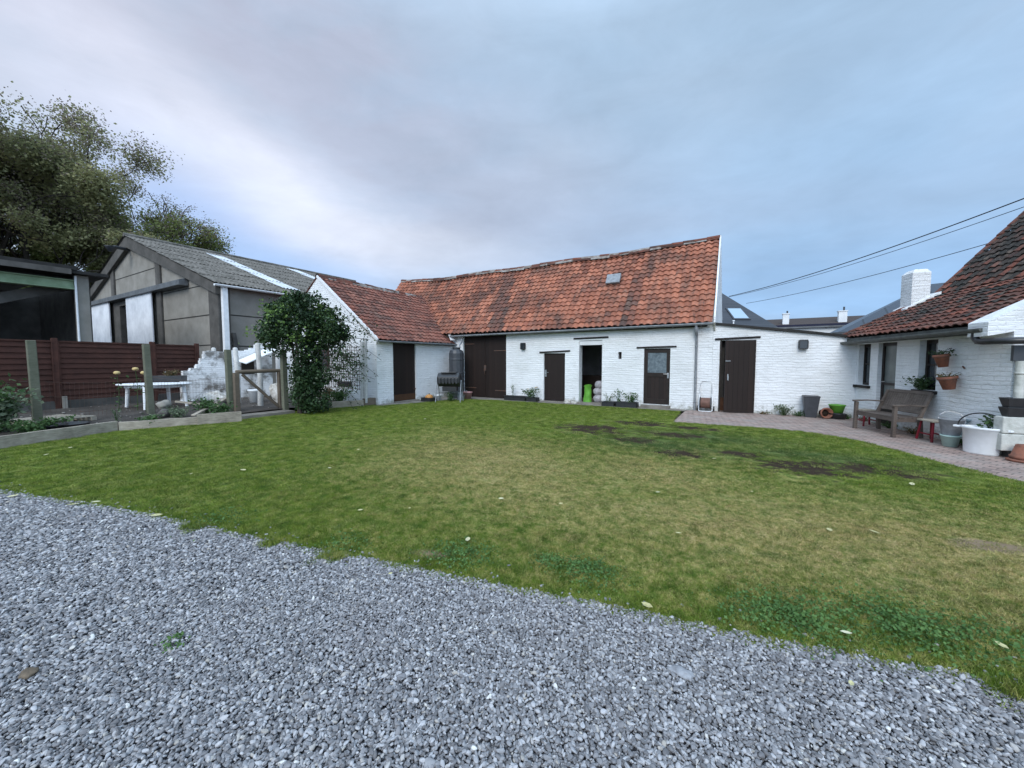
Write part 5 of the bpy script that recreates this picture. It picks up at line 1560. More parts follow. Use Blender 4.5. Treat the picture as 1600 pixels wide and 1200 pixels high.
mb = MB(); mb.box(XR + .13, XR + .33, Yg + .0, Yg + .2, 1.95, 4.92); mb.build('downpipe', MAT['pvc_white'], GB)
T = thing('rope_coil', 'coiled dark rope and tools hanging beside the white sliding door of the concrete barn', 'rope', (-40.3, 8.2, 2.2))
b = MB()
for k in range(5): b.tube([(-40.4 + math.cos(a) * (.42 + k * .03), 8.3 - k * .03, 3.2 + math.sin(a) * .75) for a in [i * math.pi / 10 for i in range(21)]], .045, 6, cap=False)
b.build('coil', MAT['bark'], T)

# =================================================================== OPEN SHED
OS = thing('open_shed', 'dark open-fronted shed with tarred roof, green steel beam and pale concrete post', 'shed', (-22, 4.5, 0))
mb = MB()
mb.prism([(-21.5, -14, 4.98), (-21.5, -14, 5.12), (-38, -14, 5.6), (-38, -14, 5.4)], (0, 18.35, 0))
mb.prism([(-21.55, 4.2, 4.86), (-21.55, 4.2, 4.98), (-24.5, 4.2, 5.12), (-24.5, 4.2, 4.9)], (0, 1.0, 0))
mb.build('roof', MAT['tarred'], OS)
mb = MB(); mb.prism([(-21.45, -14, 4.80), (-21.45, -14, 4.99), (-21.56, -14, 4.99), (-21.56, -14, 4.80)], (0, 18.2, 0)); mb.build('fascia', MAT['concrete_dark'], OS)
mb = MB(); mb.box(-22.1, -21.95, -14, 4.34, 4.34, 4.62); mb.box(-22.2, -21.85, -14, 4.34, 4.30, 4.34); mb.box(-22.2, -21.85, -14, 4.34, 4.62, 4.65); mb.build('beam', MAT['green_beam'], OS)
mb = MB(); mb.box(-22.15, -21.85, 4.36, 4.72, 0, 4.85); mb.build('post', MAT['concrete'], OS, bevel=.02)
mb = MB(); mb.tube([(-21.82, 4.36, 0), (-21.82, 4.36, 4.8)], .035, 8); mb.build('downpipe', MAT['pvc_white'], OS)
mb = MB(); mb.bar((-22.6, 1.0, 3.1), (-22.6, 4.3, 4.5), .25, .35); mb.box(-22.7, -22.5, -14, 4.5, 4.65, 4.8); mb.build('brace', MAT['concrete_dark'], OS)
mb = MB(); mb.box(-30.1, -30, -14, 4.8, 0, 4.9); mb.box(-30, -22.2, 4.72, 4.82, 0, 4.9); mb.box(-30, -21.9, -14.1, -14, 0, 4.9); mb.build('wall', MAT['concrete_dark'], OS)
mb = MB(); mb.box(-29.9, -29.2, -3, 3.8, .1, 2.6); mb.box(-29.2, -28.2, -1, 2, .1, 1.5); tag(mb.build('hay_stack', MAT['bark']), 'dark stacked bales at the back of the open shed', 'bales')

# =================================================================== YARD: fence, posts, gate, table
FD = V((-.191, .9816, 0)); F0 = V((-18.0, 2.0, .13)); FN = V((.9816, .191, 0))
FN_D = FN.dot(F0)


def fpos(px, py=600):
    p = hit(px, py, FN, FN_D)
    return (p - F0).dot(FD)


FE = thing('board_fence', 'tall reddish brown lapped board fence between the earth yard and the big concrete barn', 'fence', F0 + FD * 2)
s_posts = [fpos(-75), fpos(88), fpos(240), fpos(309)]
print('fence posts', s_posts)
ends = [fpos(-75) - 2.4] + s_posts
for a_, b_ in zip(ends[:-1], ends[1:]):
    nb = 11
    mb = MB()
    dz = rnd.uniform(-.02, .02)
    for k in range(nb):
        z0_ = .38 + k * .166 + dz
        p_ = F0 + FD * (a_ + .05); q_ = F0 + FD * (b_ - .05)
        vs = []
        for c_ in (p_, q_):
            w_ = rnd.gauss(0, .006)
            for off, zz in ((.035, 0), (.055, 0), (.02, .178), (0, .178)): vs.append(c_ + FN * off + V((0, 0, z0_ + zz + w_ - .13)))
        mb.add(vs, [(0, 1, 2, 3), (7, 6, 5, 4), (0, 4, 5, 1), (1, 5, 6, 2), (2, 6, 7, 3), (3, 7, 4, 0)])
    mb.bar(F0 + FD * (a_ + .05) + V((0, 0, 2.07)) + FN * .03, F0 + FD * (b_ - .05) + V((0, 0, 2.07)) + FN * .03, .07, .05)
    for s_ in (a_ + .07, b_ - .07): mb.bar(F0 + FD * s_ + FN * .07 + V((0, 0, .2)), F0 + FD * s_ + FN * .07 + V((0, 0, 2.05)), .05, .03)
    mb.build('board_panel', MAT['fence'], FE)
    mb = MB(); mb.bar(F0 + FD * (a_ + .05) + V((0, 0, .11)) + FN * .03, F0 + FD * (b_ - .05) + V((0, 0, .11)) + FN * .03, .05, .26); mb.build('gravel_board', MAT['concrete_dark'], FE)
for s_ in s_posts:
    mb = MB(); mb.bar(F0 + FD * s_ + FN * .03 + V((0, 0, -.1)), F0 + FD * s_ + FN * .03 + V((0, 0, 2.17)), .13, .13); mb.build('post', MAT['fence'], FE, bevel=.008)
s_ = fpos(95) ; mb = MB(); mb.bar(F0 + FD * s_ + FN * .16 + V((0, 0, -.1)), F0 + FD * s_ + FN * .16 + V((0, 0, .38)), .1, .1); mb.build('concrete_spur', MAT['concrete'], FE)

# wire fence with weathered posts
WF = thing('wire_fence', 'sagging wire fence on mossy grey wooden posts along the earth yard', 'fence', (-13.8, 3.5, .13))
PP = [onG(60, 664, .15), onG(236, 645, .15), onG(361, 641, .15), onG(446, 637, .15)]
hts = [2.06, 2.06, 1.93, 1.95]
for k, (p, h_) in enumerate(zip(PP, hts)):
    mb = MB(); mb.bar((p.x, p.y, -.05), (p.x + rnd.uniform(-.03, .03), p.y - .03, h_), .15, .15, w2=.14, h2=.14); mb.build('post', MAT['post'], WF, bevel=.012)
mb = MB()
pl = [V((-15.2, -2.5, .13))] + PP[:3]
for a_, b_ in zip(pl[:-1], pl[1:]):
    for z in (.45, .8, 1.15):
        pts = []
        for i in range(9):
            t = i / 8; q = a_.lerp(b_, t); pts.append((q.x, q.y, z - .10 * math.sin(math.pi * t) + .02 * noise.noise(V((t * 5, z * 9, a_.y)))))
        mb.tube(pts, .004, 4, cap=False)
    n_ = 26
    for i in range(n_):
        q = a_.lerp(b_, (i + .5) / n_)
        mb.tube([(q.x, q.y, .2), (q.x + .02, q.y + .01, 1.08)], .0022, 3, cap=False)
mb.build('wire', MAT['iron'], WF)
mb = MB()
mb.bar((PP[2].x + .1, PP[2].y + .15, .2), (PP[2].x - .9, PP[2].y - 1.0, .45), .05, .05); mb.build('brace', MAT['oldwood'], WF)

GT = thing('field_gate', 'simple gate of peeled round poles with one diagonal brace, between two short posts', 'gate', (-12.4, 6.1, .1))
g0 = onG(371, 643, .12); g1 = onG(439, 637, .12)
for p in (g0, g1):
    mb = MB(); mb.bar((p.x, p.y, -.05), (p.x, p.y, 1.26), .13, .13); mb.build('post', MAT['log'], GT, bevel=.01)
mb = MB(); mb.tube([(g0.x, g0.y, 1.28), (g1.x, g1.y, 1.30)], .055, 10); mb.build('top_rail', MAT['log'], GT)
mb = MB(); mb.tube([(g0.x + .04, g0.y + .15, 1.2), (g1.x, g1.y - .08, .18)], .042, 8); mb.build('brace', MAT['log'], GT)

# planks holding back the soil
def plank(a, b, h, th, label, mat='oldwood'):
    T = MB(); a_, b_ = V(a), V(b)
    n = 8
    d = (b_ - a_).normalized(); nrm = V((0, 0, 1)).cross(d)
    vs = []
    for i in range(n + 1):
        p = a_.lerp(b_, i / n)
        wz = .012 * noise.noise(V((i * .9, a_.y, 0)))
        for o_, z in ((0, -.04), (th, -.04), (th, h + wz), (0, h + wz)): vs.append(p + nrm * o_ + V((0, 0, z)))
    fs = [(0, 1, 2, 3), (4 * n + 3, 4 * n + 2, 4 * n + 1, 4 * n)]
    for i in range(n):
        for k in range(4): fs.append((i * 4 + k, (i + 1) * 4 + k, (i + 1) * 4 + (k + 1) % 4, i * 4 + (k + 1) % 4))
    T.add(vs, fs, 0, False, .4)
    return tag(T.build('edging_board', MAT[mat], bevel=.006), label, 'board', 'weathered boards holding back the earth yard')


plank((-11.35, -3.0, 0), (-11.5, .95, 0), .24, .05, 'grey edging board on the lawn edge that runs out of view past the bushy weeds')
plank((-11.5, .98, 0), (-12.3, 2.98, 0), .23, .06, 'long bleached edging board in front of the low pallet')
plank((-12.27, 2.98, 0), (-11.72, 4.42, 0), .20, .05, 'slanting edging board in front of the mossy post and white table')
plank((-11.68, 4.25, 0), (-11.38, 5.12, 0), .27, .055, 'short taller edging board next to the pole gate')
plank((-12.15, 7.65, 0), (-11.62, 9.15, 0), .22, .06, 'edging board between the ivy and the shed corner')
plank((-11.62, 9.17, 0), (-11.52, 9.6, 0), .26, .2, 'short thick brownish edging block at the shed corner', 'log')

# pallet and black tubs lying behind the planks
pp = onG(75, 662, .15)
T = thing('pallet', 'old wooden pallet lying flat on the earth behind the edging boards', 'pallet', (pp.x - .3, pp.y + .1, .14), R(20))
M = WM[T.name]
for k in range(3):
    b = MB(M); b.box(-.6, .6, -.5 + k * .45, -.4 + k * .45, 0, .09); b.build('bearer', MAT['oldwood'], T)
for k in range(7):
    b = MB(M); b.box(-.6 + k * .175, -.49 + k * .175, -.52, .52, .091, .112); b.build('deck_board', MAT['oldwood'], T)
for k, (x, y, lab) in enumerate(((82, 671, 'flat black tub on the soil beside the mossy post'), (118, 668, 'flat black tub nearer the middle edging board'))):
    q = onG(x, y, .15); q = V((q.x - .15, q.y, .13))
    b = MB(); b.lathe([(.20, 0), (.26, .10), (.27, .11), (.25, .11), (.2, .03)], 24, q, sx=1.25); tag(b.build('tub', MAT['pvc_black']), lab, 'tub', 'flat black tubs on the soil')

# white oval table
tp = [onG(198, 636, .15), onG(227, 640, .15), onG(265, 632, .15), onG(292, 634, .15)]
tcx = sum(p.x for p in tp) / 4 - .1; tcy = sum(p.y for p in tp) / 4
T = thing('garden_table', 'white oval plastic garden table standing on bare earth by the brown fence', 'table', (tcx, tcy, .14), R(50))
M = WM[T.name]
b = MB(M); b.lathe([(.9, .70), (.97, .705), (1.0, .72), (1.0, .74), (.98, .752), (.9, .755)], 48, sx=.95, sy=.62); b.build('tabletop', MAT['pvc_white'], T)
b = MB(M); b.lathe([(.80, .62), (.80, .699)], 36, sx=.95, sy=.60); b.build('apron', MAT['pvc_white'], T)
for p in tp:
    q = M.inverted() @ V((p.x, p.y, .14))
    b = MB(M); b.tube([(q.x, q.y, 0), (q.x * .92, q.y * .92, .699)], [.042, .055], 10); b.build('leg', MAT['pvc_white'], T)
print('table', tcx, tcy, [tuple(round(v, 2) for v in p) for p in tp])
q = hit(265, 596, V((0, 0, 1)), .90)
T = thing('flower_crate', 'black crate of wilted dark plants standing on the white table', 'planter', (q.x, q.y, .90), R(50))
M = WM[T.name]
b = MB(M)
for c_ in ((-.42, .42, -.2, -.18), (-.42, .42, .18, .2), (-.42, -.4, -.18, .18), (.4, .42, -.18, .18)): b.box(*c_, .0, .2)
b.box(-.4, .4, -.18, .18, .0, .02); b.build('box', MAT['pvc_black'], T, bevel=.004)
b = MB(M); b.box(-.4, .4, -.18, .18, .02, .16); b.build('soil', MAT['soilpot'], T)
plant('pot_plant', 'dark wilted plants with a few pinkish heads in the black crate on the table', 'plant', (q.x, q.y, 1.03), .25, .42, 320, .06, 'leaf_dry', 14, 'whitepetal', 1, .04)
for (x, y, yb), lab in zip(((186, 583, 642), (215, 577, 640), (228, 583, 643)), ('tall thin stem with a yellow bloom rising before the table, outermost of three', 'tall thin stem with a small faded bloom, tallest of the three before the table', 'tall thin stem with a yellow bloom beside the mossy post')):
    g = onG(x, yb, .15); r_ = ray(x, y); t_ = (g.x - CAM.x) / r_.x; top = CAM + r_ * t_
    T = thing('yellow_flower', lab, 'flower', (g.x, g.y, .13), group='tall yellow flowers before the white table')
    b = MB(); b.tube([(g.x, g.y, .12), (g.x + .03, g.y + .02, top.z * .6), (g.x, g.y, top.z)], [.01, .008, .006], 5); b.build('stem', MAT['leaf_plant'], T)
    b = MB(); b.lathe([(.02, -.04), (.07, -.025), (.085, .015), (.06, .05), (.02, .06)], 9, (g.x, g.y, top.z), sx=1.2, sy=.9); b.build('flower', MAT['yellowpetal'], T)
    b = MB(); leaf_mesh(b, [(g.x + rnd.gauss(0, .07), g.y + rnd.gauss(0, .07), rnd.uniform(.2, top.z * .9)) for _ in range(22)], .09); b.build('foliage', MAT['leaf_plant'], T, fixn=False)

# broken whitewashed wall, limed heaps, posts
RW = thing('broken_wall', 'crumbling whitewashed brick wall with stepped broken end behind the white table', 'wall', (-17.9, 8.0, .1))
wa = V((-17.7, 6.35, 0)); wb = V((-17.2, 11.0, 0)); wd = (wb - wa); WL = wd.length; wd /= WL; wn = V((-wd.y, wd.x, 0))
def wtop(px, py):
    n = wn; p = hit(px, py, n, n.dot(wa)); return ((p - wa).dot(wd), p.z)
prof = [wtop(*q) for q in ((284, 640), (284, 597), (286, 580), (297, 580), (298, 575), (307, 574), (308, 570), (313, 569), (314, 560), (319, 559), (320, 549), (333, 548), (352, 549), (372, 547), (392, 547), (400, 541), (410, 535), (424, 535), (426, 640))]
print('rubble', [(round(a, 2), round(b, 2)) for a, b in prof])
mb = MB()
zz = [(s, max(z, -.05)) for s, z in prof]
for (s0, z0_), (s1_, z1_) in zip(zz[1:-1], zz[2:-1]):
    if s1_ - s0 < 1e-3: continue
    nsub = max(1, int((s1_ - s0) / .12))
    for k in range(nsub):
        u0 = s0 + (s1_ - s0) * k / nsub; u1 = s0 + (s1_ - s0) * (k + 1) / nsub
        h0 = z0_ + (z1_ - z0_) * k / nsub; h1 = z0_ + (z1_ - z0_) * (k + 1) / nsub
        hh = (h0 + h1) / 2 + rnd.uniform(-.03, .03)
        mb.prism([wa + wd * u0 + V((0, 0, -.1)), wa + wd * u1 + V((0, 0, -.1)), wa + wd * u1 + V((0, 0, hh)), wa + wd * u0 + V((0, 0, hh))], wn * (.26 + rnd.uniform(0, .03)), tint=.5)
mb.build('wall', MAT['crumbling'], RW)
mb = MB()
for k in range(14):
    u = rnd.uniform(zz[1][0] - .15, zz[3][0] + .5)
    c_ = wa + wd * u - wn * rnd.uniform(.1, .4) + V((0, 0, rnd.uniform(.13, .2)))
    s_ = rnd.uniform(.05, .1)
    mb.lathe([(s_ * .6, -s_ * .8), (s_, -s_ * .3), (s_ * .95, s_ * .3), (s_ * .5, s_ * .6)], 6, c_, sx=1.2, sy=.8, ph=rnd.random() * 3, smooth=False)
mb.build('fallen_bricks', MAT['crumbling'], RW)
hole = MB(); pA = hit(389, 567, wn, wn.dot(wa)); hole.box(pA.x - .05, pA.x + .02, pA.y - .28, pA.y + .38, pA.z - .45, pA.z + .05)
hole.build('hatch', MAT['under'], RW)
T = thing('corrugated_sheet', 'whitish slanted roof sheet over a dark hatch behind the gate', 'roof sheet', pA + V((.2, 0, .1)))
b = MB(); b.prism([pA + V((.05, -.45, .06)), pA + V((.05, .75, .62)), pA + V((.75, .75, .52)), pA + V((.75, -.45, -.04))], (0, -.01, .03)); b.build('sheet', MAT['pvc_white'], T)
rock('limed_heap', 'rounded heap of limed rubble at the foot of the broken wall', onG(322, 629, .15) + V((0, .3, .1)), .42, MAT['stone'], 'rubble heap', .62, 1.5, seed=11)
rock('limed_heap', 'pockmarked white rubble block behind the pole gate', onG(430, 628, .15) + V((0, .3, .25)), .42, MAT['stone'], 'rubble heap', 1.0, 1.1, seed=21)
rock('garden_stone', 'grey stone balanced beside the mossy post near the table', onG(246, 650, .15) + V((0, .15, .28)), .15, MAT['concrete'], 'stone', .8, seed=31)
rock('garden_stone', 'dark stone under the balanced grey stone by the mossy post', onG(246, 652, .15) + V((0, .15, .08)), .13, MAT['concrete_dark'], 'stone', .9, seed=33)
for (x, yt, yb), lab in zip(((372, 543, 629), (407, 536, 633), (338, 543, 622)), ('flaking white post behind the pole gate, straight one', 'flaking white leaning post nearest the ivy', 'flaking white post standing against the broken wall')):
    g = onG(x, yb, .15); r_ = ray(x, yt); t_ = (g.x) / r_.x; z_ = (CAM + r_ * t_).z
    b = MB(); b.tube([(g.x, g.y, .0), (g.x + .02, g.y + .02, z_ * .5), (g.x, g.y - .02, z_ - .04), (g.x, g.y - .02, z_)], [.085, .08, .075, .04], 9)
    tag(b.build('white_post', MAT['whitepost']), lab, 'post', 'flaking white posts in the yard')
g = onG(395, 628, .15); c_ = V((g.x, g.y + .1, .13))
pot('bucket', 'white plastic bucket on the earth behind the pole gate', 'bucket', c_, .18, .23, .46, 'pvc_white', soil=False)
a_ = onG(345, 640, .15); b_ = onG(302, 652, .15)
b = MB(); b.bar((a_.x, a_.y + .3, .55), (b_.x, b_.y, .2), .10, .03); tag(b.build('loose_board', MAT['oldwood']), 'loose bleached board leaning low between the gate post and the edging', 'board')
# plants in the yard
def yplant(x, y, *a, **k):
    g = onG(x, y, .13); return plant(*a[:3], (g.x, g.y, .12), *a[3:], **k)
yplant(-2, 676, 'garden_weed', 'big pale leafy weed clump behind the edging board by the pallet', 'weed', .9, .55, 900, .10, 'leaf_grey', 26)
yplant(-40, 680, 'garden_weed', 'tall weeds at the near end of the earth yard', 'weed', 1.1, .7, 900, .10, 'leaf_plant', 22)
yplant(50, 676, 'garden_weed', 'low spreading weeds at the foot of the pallet', 'weed', .28, .6, 700, .07, 'leaf_plant', 24)
yplant(277, 652, 'garden_weed', 'low green weeds behind the slanting edging board', 'weed', .3, .4, 350, .06, 'leaf_grey', 16)
yplant(322, 648, 'garden_weed', 'tufted dark green weed behind the short edging board', 'weed', .45, .35, 350, .08, 'leaf_plant', 16)
yplant(345, 650, 'garden_weed', 'dark leafy weed spilling over the short edging board', 'weed', .4, .25, 260, .08, 'leaf_plant', 12)
yplant(183, 660, 'garden_weed', 'thin pale seedling at the joint of two edging boards', 'weed', .4, .12, 60, .05, 'leaf_grey', 4)
yplant(240, 655, 'garden_weed', 'flat pale weed in front of the stacked stones', 'weed', .12, .3, 160, .06, 'leaf_grey', 10)
g = onG(237, 668); plant('garden_weed', 'leafy weed growing at the foot of the slanting edging board on the lawn', 'weed', (g.x, g.y, 0), .28, .24, 240, .07, 'leaf_plant', 10)
mb = MB()
for k in range(150):
    x = rnd.uniform(-19.0, -12.6); y = rnd.uniform(0, 8.5); s_ = rnd.uniform(.012, .04)
    mb.lathe([(s_ * .5, -s_ * .3), (s_, 0), (s_ * .6, s_ * .5)], 6, (x, y, .155), ph=rnd.random() * 3, sx=rnd.uniform(.8, 1.4))
tag(mb.build('rubble', plain('yard_stones', (.30,.28,.25), (.14,.13,.115), 5)), 'small pale stones scattered over the bare earth yard', 'stones', kind='stuff')

# =================================================================== IVY BUSH
g = onG(474, 641, .1); ic = V((g.x, g.y, 0))
IV = thing('ivy_bush', 'dense dark green ivy mound with pale shoots on top, between pole gate and shed', 'bush', (ic.x, ic.y, .05))
mb = MB()
for k in range(5):
    a = k * 1.3; mb.tube([ic + V((math.cos(a) * .12, math.sin(a) * .12, 0)), ic + V((math.cos(a) * .12, math.sin(a) * .12, 1.2)), ic + V((math.cos(a) * .3, math.sin(a) * .3, 2.4)), ic + V((math.cos(a) * .5, math.sin(a) * .5, 3.0))], [.05, .04, .03, .015], 7)
mb.build('trunk', MAT['bark'], IV)
blobs = [((-.1, 0, 2.65), (1.15, .9, .8)), ((-.75, -.1, 2.35), (.65, .7, .65)), ((.75, .1, 2.5), (.7, .7, .72)), ((.15, 0, 3.15), (.75, .6, .45)), ((.2, 0, 1.5), (.55, .5, .9)), ((.15, 0, .7), (.5, .45, .75)), ((-.1, .1, 3.35), (.35, .3, .3)), ((.4, -.05, 1.2), (.6, .5, .6)),
         ((-.9, 0, 2.9), (.45, .45, .4)), ((.55, 0, .35), (.5, .45, .35)), ((-1.2, 0, 2.2), (.35, .3, .3)), ((-.35, 0, 3.25), (.4, .35, .35)), ((1.25, .1, 2.35), (.35, .3, .4))]
tot_ = []
for (cx_, cy_, cz_), (ax, ay, az) in blobs:
    up_b = cz_ > 1.9
    cx_ = cx_ * .84 + (.06 if up_b else -.02); ax *= .84 if up_b else .85; cz_ = cz_ + (.06 if up_b else 0); az *= .92
    nL = int(8200 * (ax * az) ** .9)
    for k in range(nL):
        d = V((rnd.gauss(0, 1), rnd.gauss(0, 1), rnd.gauss(0, 1))).normalized()
        r_ = (rnd.random() ** .28)
        q = V((d.x * ax, d.y * ay, d.z * az)) * r_
        q *= 1 + .5 * noise.noise(V((cx_, cy_, cz_)) * 2 + d * 2.6)
        # camera-facing x axis of the bush is RT
        p = ic + RT * (q.x + cx_) + V((-RT.y, RT.x, 0)) * (q.y + cy_) + V((0, 0, q.z + cz_))
        if p.z > .03: tot_.append(p)
gp = [p for p in tot_ if noise.noise(p * 3.0) > -.25]
mb = MB(); leaf_mesh(mb, gp, .08, aspect=.8, up=.5); mb.build('foliage', MAT['leaf_ivy'], IV, fixn=False, uv=False)
mb = MB(); cs = []
for k in range(95):
    c_ = rnd.choice([(-.75, 0, 2.95), (-.8, -.1, 3.15), (-.75, 0, 2.75), (-.2, 0, 3.55), (-.3, 0, 3.35), (.6, 0, 3.15), (.8, 0, 2.9), (-1.15, 0, 2.5), (-.2, -.7, 2.95), (.4, -.6, 2.3)])
    base = ic + RT * c_[0] + V((-RT.y, RT.x, 0)) * c_[1] + V((0, 0, c_[2]))
    d = V((rnd.gauss(0, .8), rnd.gauss(0, .8), rnd.gauss(.35, .5))).normalized()
    for i in range(10): cs.append(base + d * (.05 + .05 * i) + V((rnd.gauss(0, .1), rnd.gauss(0, .1), rnd.gauss(0, .07) - .004 * i * i)))
leaf_mesh(mb, cs, .085, aspect=.75); mb.build('young_shoots', MAT['leaf_tip'], IV, fixn=False, uv=False)
# trailing shoots towards the shed
mb = MB(); vine = MB()
for k in range(60):
    st_ = ic + RT * rnd.uniform(.4, 1.1) + V((-RT.y, RT.x, 0)) * rnd.uniform(-.3, .6) + V((0, 0, rnd.uniform(1.0, 3.0)))
    en = st_ + RT * rnd.uniform(.2, .95) + V((0, rnd.uniform(.1, .5), rnd.uniform(-1.0, .25)))
    mid = (st_ + en) / 2 + V((0, 0, rnd.uniform(0, .3)))
    pts = [st_.lerp(mid, t).lerp(mid.lerp(en, t), t) for t in [i / 8 for i in range(9)]]
    vine.tube(pts, .005, 4, cap=False)
    for i in range(int(34)):
        t = rnd.random(); q = pts[min(8, int(t * 9))]
        leaf_mesh(mb, [q + V((rnd.gauss(0, .06), rnd.gauss(0, .06), rnd.gauss(0, .06)))], .075, aspect=.75)
mb.build('trailing_leaves', MAT['leaf_ivy'], IV, fixn=False, uv=False); vine.build('vine', MAT['bark'], IV)
p = V((-12.9, 8.55, .12)); plant('fern_clump', 'brownish and green fern clump on the soil between ivy and shed gable', 'plant', p, .55, .6, 900, .07, 'leaf_dry', 20)
p = V((-12.35, 8.7, .12)); plant('fern_clump', 'fresh green leafy clump beside the edging board under the wire trellis', 'plant', p, .45, .5, 800, .08, 'leaf_plant', 20)
p = V((-11.95, 7.2, .02)); plant('weed', 'pale shrubby weeds at the foot of the ivy on the lawn edge', 'weed', p, .45, .45, 600, .07, 'leaf_ivy', 16)


# =================================================================== TREES
def tree(name, label, base, H, crown_c, crown_r, mats, nleaf, lsize, seed, trunk_r=.45, tips_brown=.3, nb=7, density=1.0):
    rr = random.Random(seed)
    T = thing(name, label, 'tree', base, group=None)
    base = V(base)
    wood = MB(); tips = []

    def grow(p, d, L, r, lev):
        n = 5; pts = [p]; q = p; dd = d
        for i in range(n):
            dd = (dd + V((rr.gauss(0, .16), rr.gauss(0, .16), rr.gauss(.02, .10)))).normalized()
            q = q + dd * L / n; pts.append(q)
        wood.tube(pts, [max(.04, r * (1 - .55 * i / n)) for i in range(n + 1)], 7 if lev < 2 else 4, cap=False)
        if lev >= 5:
            tips.append((pts[2], pts[-1], dd)); return
        k = rr.choice((3, 4)) if lev < 2 else 2
        for i in range(k):
            a = rr.uniform(0, 6.28); sp = rr.uniform(.35, .95)
            u = dd.cross(V((.3, .2, .9))).normalized(); w = dd.cross(u)
            nd = (dd + (u * math.cos(a) + w * math.sin(a)) * sp + V((0, 0, .08))).normalized()
            pos = pts[rr.choice((3, 4, 5))] if i else pts[-1]
            grow(pos, nd, L * rr.uniform(.62, .82), r * .5, lev + 1)
    trunkH = H * .22
    top = base + V((0, 0, trunkH))
    wood.tube([base, base + V((.1, .1, trunkH * .5)), top], [trunk_r * 1.25, trunk_r, trunk_r * .85], 12)
    for i in range(nb):
        a = 2 * math.pi * i / nb + rr.uniform(-.3, .3)
        grow(top, V((math.cos(a) * rr.uniform(.3, .9), math.sin(a) * rr.uniform(.3, .9), 1)).normalized(), H * .27 * rr.uniform(.85, 1.15), trunk_r * .5, 1)
    wood.build('trunk', MAT['bark'], T, uv=False)
    cs, cb = [], []
    per = nleaf // max(1, len(tips))
    for a, b, d in tips:
        clump = rr.random()
        n_ = int(per * (1.6 if clump > .4 else .5) * density)
        R_ = H * .030
        for k in range(n_):
            t = rr.random() * 1.3
            g3 = [max(-1.9, min(1.9, rr.gauss(0, 1))) for _ in range(3)]
            q = a + (b - a) * t + V((g3[0] * R_, g3[1] * R_, g3[2] * R_ * .75))
            hi = (q.z - base.z) / H
            if hi > .72 and rr.random() < (hi - .72) * 3.0: continue
            (cb if rr.random() < max(0, (hi - .6)) * 2.2 * tips_brown + .05 else cs).append(q)
    mb = MB(); leaf_mesh(mb, cs, lsize, aspect=.62, up=.8); mb.build('crown', MAT[mats[0]], T, fixn=False, uv=False)
    mb = MB(); leaf_mesh(mb, cb, lsize * .8, aspect=.5, up=.8); mb.build('crown_tips', MAT[mats[1]], T, fixn=False, uv=False)
    print(name, len(tips), len(cs), len(cb))
    return T


def tp_(px, dist):
    r_ = ray(px, 564); r_ = V((r_.x, r_.y, 0)).normalized(); return r_ * dist


b1 = tp_(20, 62); tree('deciduous_tree', 'tallest olive-green tree with thin brownish top, behind the open shed', (b1.x, b1.y, 0), 28.5, None, None, ('leaf_tree', 'leaf_brown'), 170000, .29, 3, .7, .9, 8)
b1 = tp_(85, 62); tree('deciduous_tree', 'middle-height loose olive tree between the open shed and concrete barn roof', (b1.x, b1.y, 0), 19.0, None, None, ('leaf_tree', 'leaf_brown'), 120000, .27, 8, .5, .9, 7)
b1 = tp_(238, 64); tree('deciduous_tree', 'lighter green tree showing above the concrete barn roof', (b1.x, b1.y, 0), 20.0, None, None, ('leaf_tree2', 'leaf_brown'), 110000, .27, 15, .5, .9, 6)
b1 = tp_(-90, 64); tree('deciduous_tree', 'dense olive tree mostly out of view past the tallest tree', (b1.x, b1.y, 0), 26, None, None, ('leaf_tree', 'leaf_brown'), 60000, .32, 23, .65, .6, 7)

# =================================================================== NEIGHBOURING HOUSES
SH = thing('slate_house', 'dark slate hipped roof with a bright skylight rising behind the lean-to', 'house', tuple(RT * 14 + V((FW.x, FW.y, 0)).normalized() * 30), YAW)
FH = V((FW.x, FW.y, 0)).normalized()
lc = lambda x, f, z: RT * x + FH * f + V((0, 0, z))
A_, B_, C_, D_, E_, F_ = lc(6, 26, 3.3), lc(18.5, 26, 3.3), lc(15.3, 31.6, 7.9), lc(6, 31.6, 7.9), lc(18.5, 37, 3.3), lc(6, 37, 3.3)
mb = MB(); mb.add([A_, B_, C_, D_, E_, F_], [(0, 1, 2, 3), (1, 4, 2), (4, 5, 3, 2), (0, 3, 5), (0, 5, 4, 1)])
rf = mb.build('roof', MAT['slate'], SH)
mb = MB(WM[SH.name]); mb.box(-7.7, 4.2, -3.7, 6.7, 0, 3.299); mb.build('wall', MAT['render'], SH)
ns_ = (B_ - A_).cross(D_ - A_).normalized(); ds_ = ns_.dot(A_)
fr = [hit(x, y, ns_, ds_) for x, y in ((1146, 500), (1173, 500), (1157, 482), (1133, 482))]
c_ = sum(fr, V()) / 4
m_ = MB(); m_.prism(fr, ns_ * .07); sk = m_.build('skylight', MAT['dark_grey'], SH, bevel=.01)
m_ = MB(); m_.prism([c_ + (p - c_) * .84 + ns_ * .071 for p in fr], ns_ * .01); m_.build('pane', NT('skylight_glass').out((.75, .8, .85), .08, metal=1.0), sk)
m_ = MB(); pv_ = hit(1146, 506, ns_, ds_); m_.tube([pv_, pv_ + V((0, 0, .16))], .05, 8); m_.lathe([(.04, .16), (.09, .18), (.09, .22), (.02, .25)], 10, pv_); m_.build('roof_vent', MAT['pvc_white'], SH)

